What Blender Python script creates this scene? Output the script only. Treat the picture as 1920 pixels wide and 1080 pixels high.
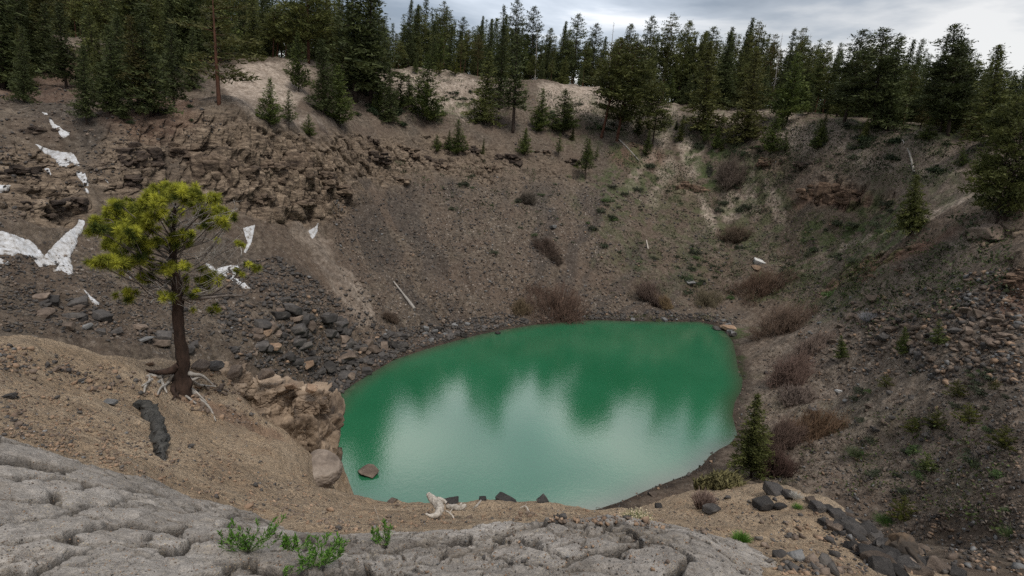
import bpy, math, random
import numpy as np
from mathutils import Vector, Matrix
from math import radians as R_, sin, cos, tan, pi

random.seed(7); rng = np.random.default_rng(7)
sc = bpy.context.scene
col = sc.collection
for o in list(bpy.data.objects): bpy.data.objects.remove(o)

# ------------------------------------------------------------------ camera
FPX, PITCH, ROLL, CZ = 1000.0, R_(15.0), R_(3.5), 33.0
_R0 = np.array([1, 0, 0.]); _U0 = np.array([0, sin(PITCH), cos(PITCH)]); FW = np.array([0, cos(PITCH), -sin(PITCH)])
CR = cos(ROLL) * _R0 + sin(ROLL) * _U0
CU = -sin(ROLL) * _R0 + cos(ROLL) * _U0
cam_d = bpy.data.cameras.new('camera'); cam = bpy.data.objects.new('camera', cam_d); col.objects.link(cam)
cam_d.sensor_width = 36.0; cam_d.lens = 36.0 * FPX / 1920.0; cam_d.clip_end = 6000; cam_d.clip_start = 0.05
m = Matrix.Identity(4)
for i in range(3):
    m[i][0] = CR[i]; m[i][1] = CU[i]; m[i][2] = -FW[i]
m[2][3] = CZ
cam.matrix_world = m
sc.camera = cam

# ------------------------------------------------------------------ world: sky texture under a broken cloud deck
SUN_AZ, SUN_EL = R_(148), R_(63)       # azimuth from +Y towards +X
w = bpy.data.worlds.new('World'); sc.world = w; w.use_nodes = True
nt = w.node_tree; nt.nodes.clear()
def N(t, nt=nt, **k):
    n = nt.nodes.new(t)
    for a, b in k.items(): setattr(n, a, b)
    return n
L = lambda a, b: nt.links.new(a, b)
out = N('ShaderNodeOutputWorld'); bg = N('ShaderNodeBackground'); sky = N('ShaderNodeTexSky')
sky.sky_type = 'NISHITA'; sky.sun_disc = False; sky.sun_elevation = SUN_EL; sky.sun_rotation = SUN_AZ
sky.air_density = 1.2; sky.dust_density = 1.0
tc = N('ShaderNodeTexCoord'); mp = N('ShaderNodeMapping'); mp.inputs['Scale'].default_value = (1, 1, 4.6)
mp.inputs['Rotation'].default_value = (0, R_(6), 0)
nz = N('ShaderNodeTexNoise'); nz.inputs['Scale'].default_value = 2.5; nz.inputs['Detail'].default_value = 7; nz.inputs['Roughness'].default_value = 0.52; nz.inputs['Distortion'].default_value = 0.25
mp.inputs['Location'].default_value = (3.1, 1.7, 0.35)
L(tc.outputs['Generated'], mp.inputs['Vector']); L(mp.outputs[0], nz.inputs['Vector'])
cr = N('ShaderNodeValToRGB'); e = cr.color_ramp.elements
e[0].position = 0.30; e[0].color = (0.26, 0.30, 0.36, 1); e[1].position = 0.60; e[1].color = (1.12, 1.10, 1.08, 1)
x = cr.color_ramp.elements.new(0.46); x.color = (0.54, 0.58, 0.64, 1)
L(nz.outputs['Fac'], cr.inputs[0])
# brighter cloud round the hidden sun
dt = N('ShaderNodeVectorMath', operation='DOT_PRODUCT')
gd = (sin(R_(-1)) * cos(R_(32)), cos(R_(-1)) * cos(R_(32)), sin(R_(32)))
dt.inputs[1].default_value = gd; L(tc.outputs['Generated'], dt.inputs[0])
mr = N('ShaderNodeMapRange'); mr.interpolation_type = 'SMOOTHSTEP'
mr.inputs['From Min'].default_value = 0.87; mr.inputs['From Max'].default_value = 1.0
mr.inputs['To Min'].default_value = 1.0; mr.inputs['To Max'].default_value = 2.4
L(dt.outputs['Value'], mr.inputs['Value'])
SKYS = 0.1
sca = N('ShaderNodeVectorMath', operation='SCALE'); L(cr.outputs['Color'], sca.inputs[0]); L(mr.outputs[0], sca.inputs['Scale'])
sc2 = N('ShaderNodeVectorMath', operation='SCALE'); L(sca.outputs[0], sc2.inputs[0]); sc2.inputs['Scale'].default_value = 0.46 / SKYS
mx = N('ShaderNodeMix', data_type='RGBA'); mx.inputs['Factor'].default_value = 0.88
L(sky.outputs[0], mx.inputs['A']); L(sc2.outputs[0], mx.inputs['B'])
L(mx.outputs['Result'], bg.inputs['Color']); bg.inputs['Strength'].default_value = SKYS
L(bg.outputs[0], out.inputs[0])

sun_d = bpy.data.lights.new('sun', 'SUN'); sun_d.energy = 1.5; sun_d.angle = R_(20); sun_d.color = (1.0, 0.95, 0.88)
sun = bpy.data.objects.new('sun', sun_d); col.objects.link(sun)
sd = Vector((sin(SUN_AZ) * cos(SUN_EL), cos(SUN_AZ) * cos(SUN_EL), sin(SUN_EL)))
sun.rotation_euler = sd.to_track_quat('Z', 'Y').to_euler(); sun.location = (0, 0, 120)
sc.view_settings.view_transform = 'Standard'; sc.view_settings.look = 'None'
sc.view_settings.exposure = 0.82; sc.view_settings.gamma = 1.0
sc.cycles.max_bounces = 4; sc.cycles.diffuse_bounces = 2; sc.cycles.glossy_bounces = 2; sc.cycles.transparent_max_bounces = 4
sc.cycles.use_denoising = False

# ------------------------------------------------------------------ noise helpers
def _h(ix, iy, iz, s):
    h = (ix.astype(np.int64) * 374761393 + iy.astype(np.int64) * 668265263 + iz.astype(np.int64) * 2147483647 + s * 1274126177) & 0xFFFFFFFF
    h = ((h ^ (h >> 13)) * 1274126177) & 0xFFFFFFFF
    h = ((h ^ (h >> 16)) * 2246822519) & 0xFFFFFFFF
    return ((h ^ (h >> 15)) & 0xFFFFFF).astype(np.float32) / np.float32(0xFFFFFF)
def vnoise(x, y, z, s=0):
    x = np.asarray(x, np.float64); y = np.asarray(y, np.float64); z = np.asarray(z, np.float64) + 0 * x
    x0 = np.floor(x); y0 = np.floor(y); z0 = np.floor(z)
    fx = x - x0; fy = y - y0; fz = z - z0
    fx, fy, fz = [f * f * f * (f * (f * 6 - 15) + 10) for f in (fx, fy, fz)]
    r = 0
    for dx in (0, 1):
        for dy in (0, 1):
            for dz in (0, 1):
                r = r + _h(x0 + dx, y0 + dy, z0 + dz, s) * (fx if dx else 1 - fx) * (fy if dy else 1 - fy) * (fz if dz else 1 - fz)
    return r * 2 - 1
def fbm(x, y, z, o=4, s=0, g=0.5, ridge=False):
    r = 0; a = 1.0; t = 0
    for i in range(o):
        n = vnoise(x * 2.03 ** i + 17.3 * i, y * 2.03 ** i - 9.1 * i, z * 2.03 ** i + 4.7 * i, s + i)
        if ridge: n = 1 - 2 * np.abs(n)
        r = r + a * n; t += a; a *= g
    return r / t
def worley2(x, y, s=0):
    x0 = np.floor(x); y0 = np.floor(y)
    f1 = np.full(x.shape, 9.0); f2 = f1.copy(); cid = np.zeros(x.shape)
    for dx in (-1, 0, 1):
        for dy in (-1, 0, 1):
            cx = x0 + dx; cy = y0 + dy
            px_ = cx + _h(cx, cy, cx * 0, s); py_ = cy + _h(cx, cy, cx * 0, s + 1)
            d = np.hypot(px_ - x, py_ - y)
            near = d < f1
            f2 = np.where(near, f1, np.minimum(f2, d)); cid = np.where(near, _h(cx, cy, cx * 0, s + 2), cid); f1 = np.where(near, d, f1)
    return f1, f2, cid
def worley3(x, y, z, s=0):
    x0 = np.floor(x); y0 = np.floor(y); z0 = np.floor(z)
    f1 = np.full(x.shape, 9.0); f2 = f1.copy(); cid = np.zeros(x.shape)
    for dx in (-1, 0, 1):
        for dy in (-1, 0, 1):
            for dz in (-1, 0, 1):
                cx = x0 + dx; cy = y0 + dy; cz = z0 + dz
                d = np.sqrt((cx + _h(cx, cy, cz, s) - x) ** 2 + (cy + _h(cx, cy, cz, s + 1) - y) ** 2 + (cz + _h(cx, cy, cz, s + 2) - z) ** 2)
                near = d < f1
                f2 = np.where(near, f1, np.minimum(f2, d)); cid = np.where(near, _h(cx, cy, cz, s + 3), cid); f1 = np.where(near, d, f1)
    return f1, f2, cid
def sst(a, b, x): 
    t = np.clip((x - a) / (b - a), 0, 1); return t * t * (3 - 2 * t)

# ------------------------------------------------------------------ object helpers
def link(o, parent=None):
    col.objects.link(o)
    if parent is not None: o.parent = parent
    return o
def tag(o, label=None, cat=None, group=None, kind=None):
    if label: o['label'] = label
    if cat: o['category'] = cat
    if group: o['group'] = group
    if kind: o['kind'] = kind
    return o
def mesh_np(name, V, F, mat=None, parent=None, smooth=False, attrs=None):
    """V (n,3); F int array (m,3) or (m,4)"""
    V = np.ascontiguousarray(V, np.float32); F = np.ascontiguousarray(F, np.int32)
    me = bpy.data.meshes.new(name); k = F.shape[1]
    me.vertices.add(len(V)); me.vertices.foreach_set('co', V.ravel())
    me.loops.add(F.size); me.loops.foreach_set('vertex_index', F.ravel())
    me.polygons.add(len(F)); me.polygons.foreach_set('loop_start', np.arange(0, F.size, k, dtype=np.int32))
    if smooth: me.polygons.foreach_set('use_smooth', np.ones(len(F), bool))
    for an, av in (attrs or {}).items():
        at = me.attributes.new(an, 'FLOAT_COLOR', 'POINT'); at.data.foreach_set('color', np.ascontiguousarray(av, np.float32).ravel())
    me.update(calc_edges=True); me.validate()
    if mat: me.materials.append(mat)
    o = bpy.data.objects.new(name, me)
    return link(o, parent)
def W(px, py):
    """pixel of the photograph -> azimuth and tangent of elevation of that sight line"""
    u = (px - 960) / FPX; v = (540 - py) / FPX
    d = FW + u * CR + v * CU
    return math.atan2(d[0], d[1]), d[2] / math.hypot(d[0], d[1])
def raydir(px, py):
    u = (px - 960) / FPX; v = (540 - py) / FPX
    return Vector(FW + u * CR + v * CU).normalized()
def project(x, y, z):
    P = np.stack([x, y, z - CZ], -1)
    f = P @ FW; f = np.where(np.abs(f) < 1e-3, 1e-3, f)
    return 960 + FPX * (P @ CR) / f, 540 - FPX * (P @ CU) / f, f
def inpoly(px, py, poly):
    px = np.asarray(px, float); py = np.asarray(py, float); r = np.zeros(px.shape, bool); n = len(poly)
    for i in range(n):
        x1, y1 = poly[i]; x2, y2 = poly[(i + 1) % n]
        if y1 == y2: continue
        c = ((y1 > py) != (y2 > py)) & (px < (x2 - x1) * (py - y1) / (y2 - y1) + x1)
        r ^= c
    return r
def polydist(px, py, poly, closed=True):
    d = np.full(np.shape(px), 1e9); n = len(poly)
    for i in range(n if closed else n - 1):
        x1, y1 = poly[i]; x2, y2 = poly[(i + 1) % n]
        L2 = (x2 - x1) ** 2 + (y2 - y1) ** 2 + 1e-12
        t = np.clip(((px - x1) * (x2 - x1) + (py - y1) * (y2 - y1)) / L2, 0, 1)
        d = np.minimum(d, np.hypot(px - x1 - t * (x2 - x1), py - y1 - t * (y2 - y1)))
    return d

# ------------------------------------------------------------------ terrain
SHORE_PX = [(622,764),(632,744),(660,722),(700,697),(740,674),(800,654),(850,640),(900,627),(940,619),(1000,609),(1060,603),(1120,600),(1180,602),(1250,603),
 (1310,603),(1340,610),(1362,624),(1375,642),(1380,665),(1384,690),(1393,712),(1391,732),(1378,755),(1374,780),(1379,800),(1383,815),(1370,832),(1350,842),
 (1330,856),(1318,872),(1290,890),(1250,905),(1210,921),(1170,939),(1130,952),(1090,964),(1000,978),(900,982),(800,980),(720,972),(660,955),(618,930),(592,880),(580,830),(592,790)]
def shore_xy(px, py):
    az, e = W(px, py); r = -CZ / e
    return (r * sin(az), r * cos(az))
SHORE = [shore_xy(*p) for p in SHORE_PX]
# (px, py, horizontal distance)
CP = [
 # rim
 (-60,60,150),(60,62,150),(130,72,150),(300,98,143),(430,116,140),(500,114,143),(560,118,145),(640,126,150),(780,130,163),(900,143,172),(1010,156,175),(1100,166,176),(1200,186,176),(1320,204,173),
 (1480,210,165),(1600,228,152),(1750,244,135),(1900,262,120),(2000,270,115),
 # upper slope
 (-60,170,118),(100,150,125),(250,170,118),(330,210,108),(405,190,115),(470,200,113),(640,190,138),(560,235,112),(780,220,142),(870,215,150),(1056,250,152),(1127,257,152),(1200,265,156),(1320,250,160),(1400,268,154),(1475,228,160),(1700,262,130),
 (1533,285,143),(1440,292,148),(1780,255,130),
 # cliff band
 (-60,300,90),(60,250,100),(150,300,95),(60,400,74),(150,400,78),(200,240,98),(250,330,88),(250,410,80),(60,330,84),
 (330,250,98),(330,400,88),(450,242,98.5),(450,320,94),(450,415,90),(560,250,106),(560,330,101),(560,415,97),(640,262,117),(640,330,110),(640,400,106),(700,280,124),(700,350,117),
 # talus
 (-60,480,66),(20,560,60),(150,500,68),(200,600,57),(320,480,76),(450,560,74),(330,560,68),(420,640,62),(520,640,65),(560,560,76),(640,600,80),(640,500,93),(560,480,88),(560,700,63),(700,600,86),(800,590,92),(800,480,108),(800,380,121),(800,290,133),
 (960,560,101),(960,500,107),(960,400,121),(960,330,133),(960,250,147),(1100,540,112),(1100,450,122),(1100,350,138),(1200,500,120),(1300,560,117),(1300,520,123),(1300,400,140),(1300,300,153),
 # right bowl
 (1420,560,118),(1450,600,112),(1400,470,132),(1400,360,145),(1520,500,125),(1560,430,131),(1560,388,134),(1560,338,137),(1640,395,128),(1640,345,131),(1660,300,132),(1480,340,143),(1480,410,138),
 (1750,320,119),(1704,442,102),(1600,540,102),(1640,480,110),(1700,600,84),(1780,380,107),(1850,500,81),(1870,412,92),(1980,430,84),(1900,560,72),(1900,650,65),(1900,800,53),(1980,900,46),(1900,950,43),(1960,1050,37),
 (1600,700,81),(1600,850,60),(1700,950,50),(1780,850,55),(1500,800,69),(1440,750,75),(1450,680,91),(1450,900,53),(1500,640,96),(1800,720,63),(1790,1020,42),
 # near ground (visible)
 (0,630,12),(-80,640,12.5),(90,640,12.6),(180,662,13),(280,700,13.8),(330,738,14),(0,700,9),(0,760,7),(0,820,5),(150,860,4.7),(0,960,3.3),(0,1080,2.6),(-80,900,4),(150,760,8.5),(250,800,8.2),(300,820,8),(300,900,5),(200,1080,2.3),
 (400,690,15.2),(470,800,13.2),(500,840,13),(540,860,13),(540,800,17),(480,760,17),(450,740,15.2),(440,770,13),(380,800,11.5),(460,830,10.4),(560,850,10.8),(610,880,11.5),(500,900,7),(620,925,8.6),(400,940,4.6),(480,1080,2.0),(400,1020,2.7),
 (520,975,4.2),(640,1010,3.3),(640,1080,1.95),(640,960,6.5),(660,936,9),(760,1000,3.6),(760,942,8.6),(760,965,6),(850,988,3.4),(850,945,7.8),(900,938,9),(960,1080,1.85),(960,1020,2.3),(940,967,3.0),(1060,964,3.05),(1000,945,8.2),
 (1100,958,8),(1180,979,3.2),(1180,1080,1.9),(1180,965,8.6),(1300,999,3.2),(1300,960,9.5),(1300,1060,2.1),(1420,1019,3.4),(1440,1080,2.3),(1450,1040,4.6),(1400,1000,7),(1240,950,12),(1320,925,14),(1400,905,16),(1480,940,13.5),(1560,960,12.5),(1640,1000,11),(1740,1050,8.5),(1790,1085,7.2),
 (655,985,12.5),(700,985,12),(760,985,12),(650,965,15),(640,935,18),(655,1010,11),(600,900,14.5),(560,880,15.5),(600,860,17),(620,800,19),(585,850,14.2),(520,800,14.5),(590,800,16.5),
 (1560,1050,6.6),(1640,1080,5.6),(1500,1000,9),
]
CP = [(a, b, 100 + (d - 100) * 1.45 if d > 100 else d) for a, b, d in CP]
pts = []
for (px, py, d) in CP:
    az, e = W(px, py); pts.append((az, math.log(d), e))
def addz(az, d, z): pts.append((az, math.log(d), (z - CZ) / d))
# plateau behind the rim
for (px, py, d) in CP[:19]:
    az, e = W(px, py); z = CZ + e * d
    addz(az, d + 12, z + 0.6); addz(az, d * 1.3, z + 1.5); addz(az, d * 2, z + 3); addz(az, d * 5, z + 8); addz(az, d * 15, z + 20)
# slope hidden from the camera: below the near edges
for px, d0, prof in [
    (-60, 12, [(17, 26.5), (26, 22), (42, 19)]), (90, 12.6, [(18, 25.5), (28, 20), (42, 16)]), (250, 13.5, [(19, 23), (30, 16), (44, 11.5)]),
    (420, 15.3, [(19, 21), (30, 12.5), (44, 7.5), (53, 7)]), (540, 15.5, [(18.5, 20.5), (28, 11), (40, 3.5)]), (640, 9, [(20, 14.0), (30, 6)]), (800, 8.5, [(13, 22.2), (20, 16.5), (30, 7)]),
    (960, 8.6, [(13, 22.3), (20, 16.5), (30, 7)]), (1120, 8.3, [(13, 22.4), (20, 16.5), (30, 7)]), (1250, 12, [(17, 21.0), (24, 15), (34, 6)]), (1400, 16, [(20, 19.5), (28, 12.5), (40, 5)]),
    (1560, 12.5, [(16, 22), (24, 15.5), (36, 8)]), (1660, 11, [(15, 23), (24, 17), (34, 11)]), (1790, 7.2, [(11, 25), (20, 20), (30, 15)])]:
    az = math.atan2(*[v for v in (raydir(px, 940 if px > 300 else 640).x, raydir(px, 940 if px > 300 else 640).y)])
    for d, z in prof: addz(az, d, z)
for (x_, y_) in SHORE[::2]:
    addz(math.atan2(x_, y_), math.hypot(x_, y_), 0.0)
for (x_, y_) in [(0, 60), (0, 75), (12, 70), (-10, 60), (20, 85), (10, 55), (22, 65), (10, 88)]: addz(math.atan2(x_, y_), math.hypot(x_, y_), -4)
pts = np.array(pts)
AS = 1.0
def tps_fit(P, v, lam=2e-4):
    n = len(P); d = np.hypot(P[:, None, 0] - P[None, :, 0], P[:, None, 1] - P[None, :, 1])
    K = np.where(d > 0, d * d * np.log(d + 1e-12), 0) + lam * np.eye(n)
    Q = np.c_[np.ones(n), P]
    A = np.block([[K, Q], [Q.T, np.zeros((3, 3))]])
    return np.linalg.solve(A, np.r_[v, 0, 0, 0])
TP = np.c_[pts[:, 0] * AS, pts[:, 1]]
TW = tps_fit(TP, pts[:, 2])
def tps_eval(a, l):
    q = np.c_[a.ravel() * AS, l.ravel()]; r = TW[-3] + q @ TW[-2:]
    for i in range(len(TP)):
        d2 = (q[:, 0] - TP[i, 0]) ** 2 + (q[:, 1] - TP[i, 1]) ** 2
        r += TW[i] * 0.5 * d2 * np.log(d2 + 1e-12)
    return r.reshape(a.shape)
# coarse table, then bilinear
GA = np.linspace(R_(-58), R_(58), 260); GL = np.linspace(math.log(1.8), math.log(2600), 420)
TAB = tps_eval(*np.meshgrid(GA, GL, indexing='ij'))
def Etab(az, lr):
    a = np.clip((az - GA[0]) / (GA[1] - GA[0]), 0, len(GA) - 1.001); l = np.clip((lr - GL[0]) / (GL[1] - GL[0]), 0, len(GL) - 1.001)
    i = a.astype(int); j = l.astype(int); a = a - i; l = l - j
    return TAB[i, j] * (1 - a) * (1 - l) + TAB[i + 1, j] * a * (1 - l) + TAB[i, j + 1] * (1 - a) * l + TAB[i + 1, j + 1] * a * l
def base_z(x, y):
    r = np.hypot(x, y); az = np.arctan2(x, y); rr = np.maximum(r, 1.8)
    z = CZ + Etab(az, np.log(rr)) * rr
    b = sst(R_(60), R_(105), np.abs(az)) 
    z = z * (1 - b) + b * (31.3 + 0.5 * np.sin(x * 0.05) - 0.4 * np.cos(y * 0.04))
    s = polydist(x, y, SHORE); s = np.where(inpoly(x, y, SHORE), -s, s)
    zs = np.where(s > 0, 0.30 * s, np.maximum(0.5 * s, -3.0)) + 0.02
    k = sst(1.0, 7.0, s); z = np.where(s < 7, zs * (1 - k) + np.maximum(z, 0.12 * s) * k, np.maximum(z, 0.4))
    return z, s
# ------------------------------------------------------------------ materials
def mat_new(name):
    m_ = bpy.data.materials.new(name); m_.use_nodes = True; t = m_.node_tree; t.nodes.clear()
    return m_, t
class NT:
    def __init__(s, name):
        s.m, s.t = mat_new(name); s.out = s.n('ShaderNodeOutputMaterial'); s.p = s.n('ShaderNodeBsdfPrincipled'); s.l(s.p.outputs[0], s.out.inputs[0])
        s.p.inputs['Roughness'].default_value = 0.9; s.p.inputs['Specular IOR Level'].default_value = 0.25
    def n(s, t, **k):
        x = s.t.nodes.new(t)
        for a, b in k.items(): setattr(x, a, b)
        return x
    def l(s, a, b): s.t.links.new(a, b)
    def pos(s, scale=(1, 1, 1), obj=True):
        tc = s.n('ShaderNodeTexCoord'); mp = s.n('ShaderNodeMapping'); mp.inputs['Scale'].default_value = scale
        s.l(tc.outputs['Object'], mp.inputs[0]); return mp.outputs[0]
    def noise(s, sc, v=None, det=5, rough=.55, dist=0):
        x = s.n('ShaderNodeTexNoise'); x.inputs['Scale'].default_value = sc; x.inputs['Detail'].default_value = det; x.inputs['Roughness'].default_value = rough; x.inputs['Distortion'].default_value = dist
        if v is not None: s.l(v, x.inputs['Vector'])
        return x.outputs['Fac']
    def vor(s, sc, v=None, feat='F1', o='Distance', rnd=1):
        x = s.n('ShaderNodeTexVoronoi', feature=feat); x.inputs['Scale'].default_value = sc; x.inputs['Randomness'].default_value = rnd
        if v is not None: s.l(v, x.inputs['Vector'])
        return x.outputs[o]
    def ramp(s, v, stops):
        x = s.n('ShaderNodeValToRGB'); e = x.color_ramp.elements
        e[0].position = stops[0][0]; e[1].position = stops[-1][0]
        for p, c in stops[1:-1]: e.new(p)
        for el, (p, c) in zip(sorted(e, key=lambda q: q.position), stops):
            el.color = (c[0], c[1], c[2], 1) if isinstance(c, (tuple, list)) else (c, c, c, 1)
        s.l(v, x.inputs[0]); return x.outputs['Color']
    def mix(s, f, a, b, mode='MIX'):
        x = s.n('ShaderNodeMix', data_type='RGBA', blend_type=mode)
        for sock, v in (('Factor', f), ('A', a), ('B', b)):
            i = [q for q in x.inputs if q.name == sock and (q.type == 'RGBA' if sock != 'Factor' else q.type == 'VALUE')][0]
            if isinstance(v, (int, float)): i.default_value = v if sock == 'Factor' else (v, v, v, 1)
            elif isinstance(v, tuple): i.default_value = (*v, 1)
            else: s.l(v, i)
        return [q for q in x.outputs if q.type == 'RGBA'][0]
    def math(s, op, a, b=0.5):
        x = s.n('ShaderNodeMath', operation=op)
        for i, v in ((0, a), (1, b)):
            if isinstance(v, (int, float)): x.inputs[i].default_value = v
            else: s.l(v, x.inputs[i])
        return x.outputs[0]
    def bump(s, h, st, dist, prev=None):
        x = s.n('ShaderNodeBump'); x.inputs['Strength'].default_value = st; x.inputs['Distance'].default_value = dist
        s.l(h, x.inputs['Height'])
        if prev is not None: s.l(prev, x.inputs['Normal'])
        return x.outputs[0]
    def attr(s, nm):
        a = s.n('ShaderNodeAttribute', attribute_name=nm); x = s.n('ShaderNodeSeparateColor'); s.l(a.outputs['Color'], x.inputs[0])
        return x.outputs[0], x.outputs[1], x.outputs[2], a.outputs['Alpha']
    def done(s, c, n=None, rough=None):
        if isinstance(c, tuple): s.p.inputs['Base Color'].default_value = (*c, 1)
        else: s.l(c, s.p.inputs['Base Color'])
        if n is not None: s.l(n, s.p.inputs['Normal'])
        if rough is not None: s.p.inputs['Roughness'].default_value = rough
        return s.m

def mk_ground():
    s = NT('crater_soil'); P = s.pos()
    pale, green, cliff, near = s.attr('zones'); red, scree, wet, sp = s.attr('zones_b')
    a = s.noise(0.12, P, 6, .6); b = s.noise(1.3, P, 6, .65); c = s.noise(9, P, 4, .6)
    soil = s.ramp(b, [(.3, (.042, .032, .023)), (.46, (.098, .076, .056)), (.6, (.165, .132, .10)), (.75, (.25, .205, .16))])
    soil = s.mix(s.ramp(a, [(.4, 0.), (.6, 1.)]), soil, s.mix(.5, soil, (.11, .075, .055)))
    fan, _, _, _ = s.attr('fans'); soil = s.mix(s.math('MULTIPLY', fan, .6), soil, s.ramp(b, [(.3, (.022, .019, .017)), (.5, (.048, .041, .036)), (.72, (.10, .088, .077))]))
    # stony speckle: every small voronoi cell a pebble with its own tone
    for scale, amt in ((2.2, .8), (5.5, .75)):
        vc = s.vor(scale, P, o='Color'); sx = s.n('ShaderNodeSeparateColor'); s.l(vc, sx.inputs[0])
        vd = s.vor(scale, P)
        tone = s.ramp(sx.outputs[0], [(.0, (.022, .021, .022)), (.5, (.06, .053, .048)), (.8, (.13, .11, .095)), (1, (.42, .37, .32))])
        keep = s.math('MULTIPLY', s.ramp(vd, [(.3, 1.), (.42, 0.)]), s.ramp(sx.outputs[1], [(.45, 0.), (.5, 1.)]))
        keep = s.math('MULTIPLY', keep, s.math('MULTIPLY', s.math('SUBTRACT', 1.0, near), amt))
        sc_ = s.math('ADD', s.math('MULTIPLY', scree, .85), .15)
        soil = s.mix(s.math('MULTIPLY', keep, sc_), soil, tone)
    palec = s.ramp(b, [(.3, (.20, .155, .12)), (.5, (.38, .31, .25)), (.7, (.55, .47, .40))])
    soil = s.mix(s.math('MULTIPLY', pale, .9), soil, palec)
    rock = s.ramp(s.noise(.8, s.pos((.8, .8, 3.4)), 8, .75), [(.32, (.018, .014, .011)), (.43, (.090, .066, .048)), (.53, (.21, .158, .112)), (.66, (.36, .28, .205))])
    soil = s.mix(cliff, soil, rock)
    redc = s.ramp(b, [(.3, (.13, .055, .035)), (.7, (.22, .11, .07))])
    soil = s.mix(red, soil, redc)
    gr = s.ramp(s.noise(3.5, P, 5, .7), [(.3, (.022, .034, .012)), (.6, (.06, .10, .024)), (.8, (.11, .13, .05))])
    soil = s.mix(s.math('MULTIPLY', green, .9), soil, gr)
    # near sandy ground
    n1 = s.noise(1.1, P, 6, .6); n2 = s.noise(14, P, 6, .7)
    sand = s.ramp(n1, [(.3, (.30, .22, .15)), (.45, (.44, .33, .225)), (.6, (.57, .445, .315)), (.75, (.65, .53, .39))])
    sand = s.mix(.75, sand, s.ramp(n2, [(.25, (.25, .22, .2)), (.5, (.8, .78, .75)), (.75, (1.25, 1.2, 1.1))]), 'MULTIPLY')
    sand = s.mix(s.math('MULTIPLY', s.ramp(s.noise(.55, P, 7, .75), [(.46, 0.), (.58, 1.)]), .42), sand, s.ramp(n2, [(.35, (.09, .068, .05)), (.65, (.23, .17, .12))]))
    for scale in (13, 28, 60):
        vc = s.vor(scale, P, o='Color'); sx = s.n('ShaderNodeSeparateColor'); s.l(vc, sx.inputs[0]); vd = s.vor(scale, P)
        tone = s.ramp(sx.outputs[0], [(.0, (.05, .045, .042)), (.5, (.17, .14, .11)), (.8, (.3, .23, .15)), (1, (.5, .42, .32))])
        keep = s.math('MULTIPLY', s.ramp(vd, [(.22, 1.), (.38, 0.)]), s.ramp(sx.outputs[1], [(.5, 0.), (.56, 1.)]))
        sand = s.mix(s.math('MULTIPLY', keep, .8), sand, tone)
    sand = s.mix(red, sand, redc)
    c_ = s.mix(near, soil, sand)
    c_ = s.mix(wet, c_, s.mix(.9, c_, (.35, .33, .32), 'MULTIPLY'))
    c_ = s.mix(sp, c_, (.008, .008, .007))
    h = s.math('ADD', s.math('MULTIPLY', s.noise(1.6, P, 8, .7), 1.0), s.math('MULTIPLY', s.vor(2.2, P), -.35))
    nb = s.bump(h, .9, .45)
    h2 = s.math('ADD', s.noise(26, P, 5, .7), s.math('MULTIPLY', s.vor(30, P), -.5))
    nb2 = s.bump(h2, .8, .03, nb)
    return s.done(c_, nb2)

def mk_water():
    s = NT('lake_water'); P = s.pos()
    sh, _, _, _ = s.attr('shore')
    c = s.ramp(s.noise(.05, P, 3), [(.35, (.016, .108, .048)), (.65, (.022, .130, .062))])
    c = s.mix(sh, c, (.045, .07, .04))
    h = s.math('ADD', s.noise(3.4, s.pos((1, .75, 1)), 4, .6, .6), s.math('MULTIPLY', s.noise(.7, P, 2, .5, .5), .8))
    h = s.math('ADD', h, s.math('MULTIPLY', s.noise(8, P, 4, .65), .6)); nb = s.bump(h, .06, .09)
    s.p.inputs['IOR'].default_value = 1.6; s.p.inputs['Specular IOR Level'].default_value = .95
    return s.done(c, nb, .02)

# ------------------------------------------------------------------ ground mesh
def nonuni(segs):
    o = []
    for a, b, n in segs: o += list(np.linspace(a, b, n, endpoint=False))
    return np.array(o + [segs[-1][1]])
AZ = R_(1) * nonuni([(-180, -75, 36), (-75, -53, 60), (-53, 53, 1120), (53, 75, 60), (75, 180, 36)])
lr = nonuni([(math.log(.25), math.log(1.7), 16), (math.log(1.7), math.log(17), 300), (math.log(17), math.log(42), 70)])
RR = np.r_[np.exp(lr)[:-1], nonuni([(42, 128, 370), (128, 225, 270)])[:-1], np.exp(nonuni([(math.log(225), math.log(2600), 46)]))]
A2, R2 = np.meshgrid(AZ, RR, indexing='ij')
GX = R2 * np.sin(A2); GY = R2 * np.cos(A2)
BZ, GS = base_z(GX, GY)
PX, PY, FD = project(GX, GY, BZ)
front = (FD > 0.5) & (np.abs(A2) < R_(56))
def blobs(lst, wob=0.35, ns=.08, seed=50):
    m_ = np.zeros(GX.shape); 
    n_ = fbm(GX[front] * ns, GY[front] * ns, BZ[front] * ns, 4, seed)
    px, py = PX[front], PY[front]; acc = np.zeros(px.shape)
    for b in lst:
        cx, cy, rx, ry, ang, st = b
        a = R_(ang); dx = px - cx; dy = py - cy
        u = (dx * cos(a) + dy * sin(a)) / rx; v = (-dx * sin(a) + dy * cos(a)) / ry
        d = np.sqrt(u * u + v * v) + n_ * wob * 2
        acc = np.maximum(acc, st * (1 - sst(.6, 1.25, d)))
    m_[front] = acc
    return m_
far = sst(24, 34, R2)
def PB(m_):
    k = m_ > .02; th_ = np.arctan2(GX[k] - 2, GY[k] - 72); n_ = fbm(GX[k] * .7, GY[k] * .7, BZ[k] * .7, 4, 140, .6) + .6 * fbm(th_ * 45, BZ[k] * .12, 0 * th_, 3, 141)
    m_[k] *= .62 + .38 * sst(-.45, .25, n_); return m_
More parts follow.
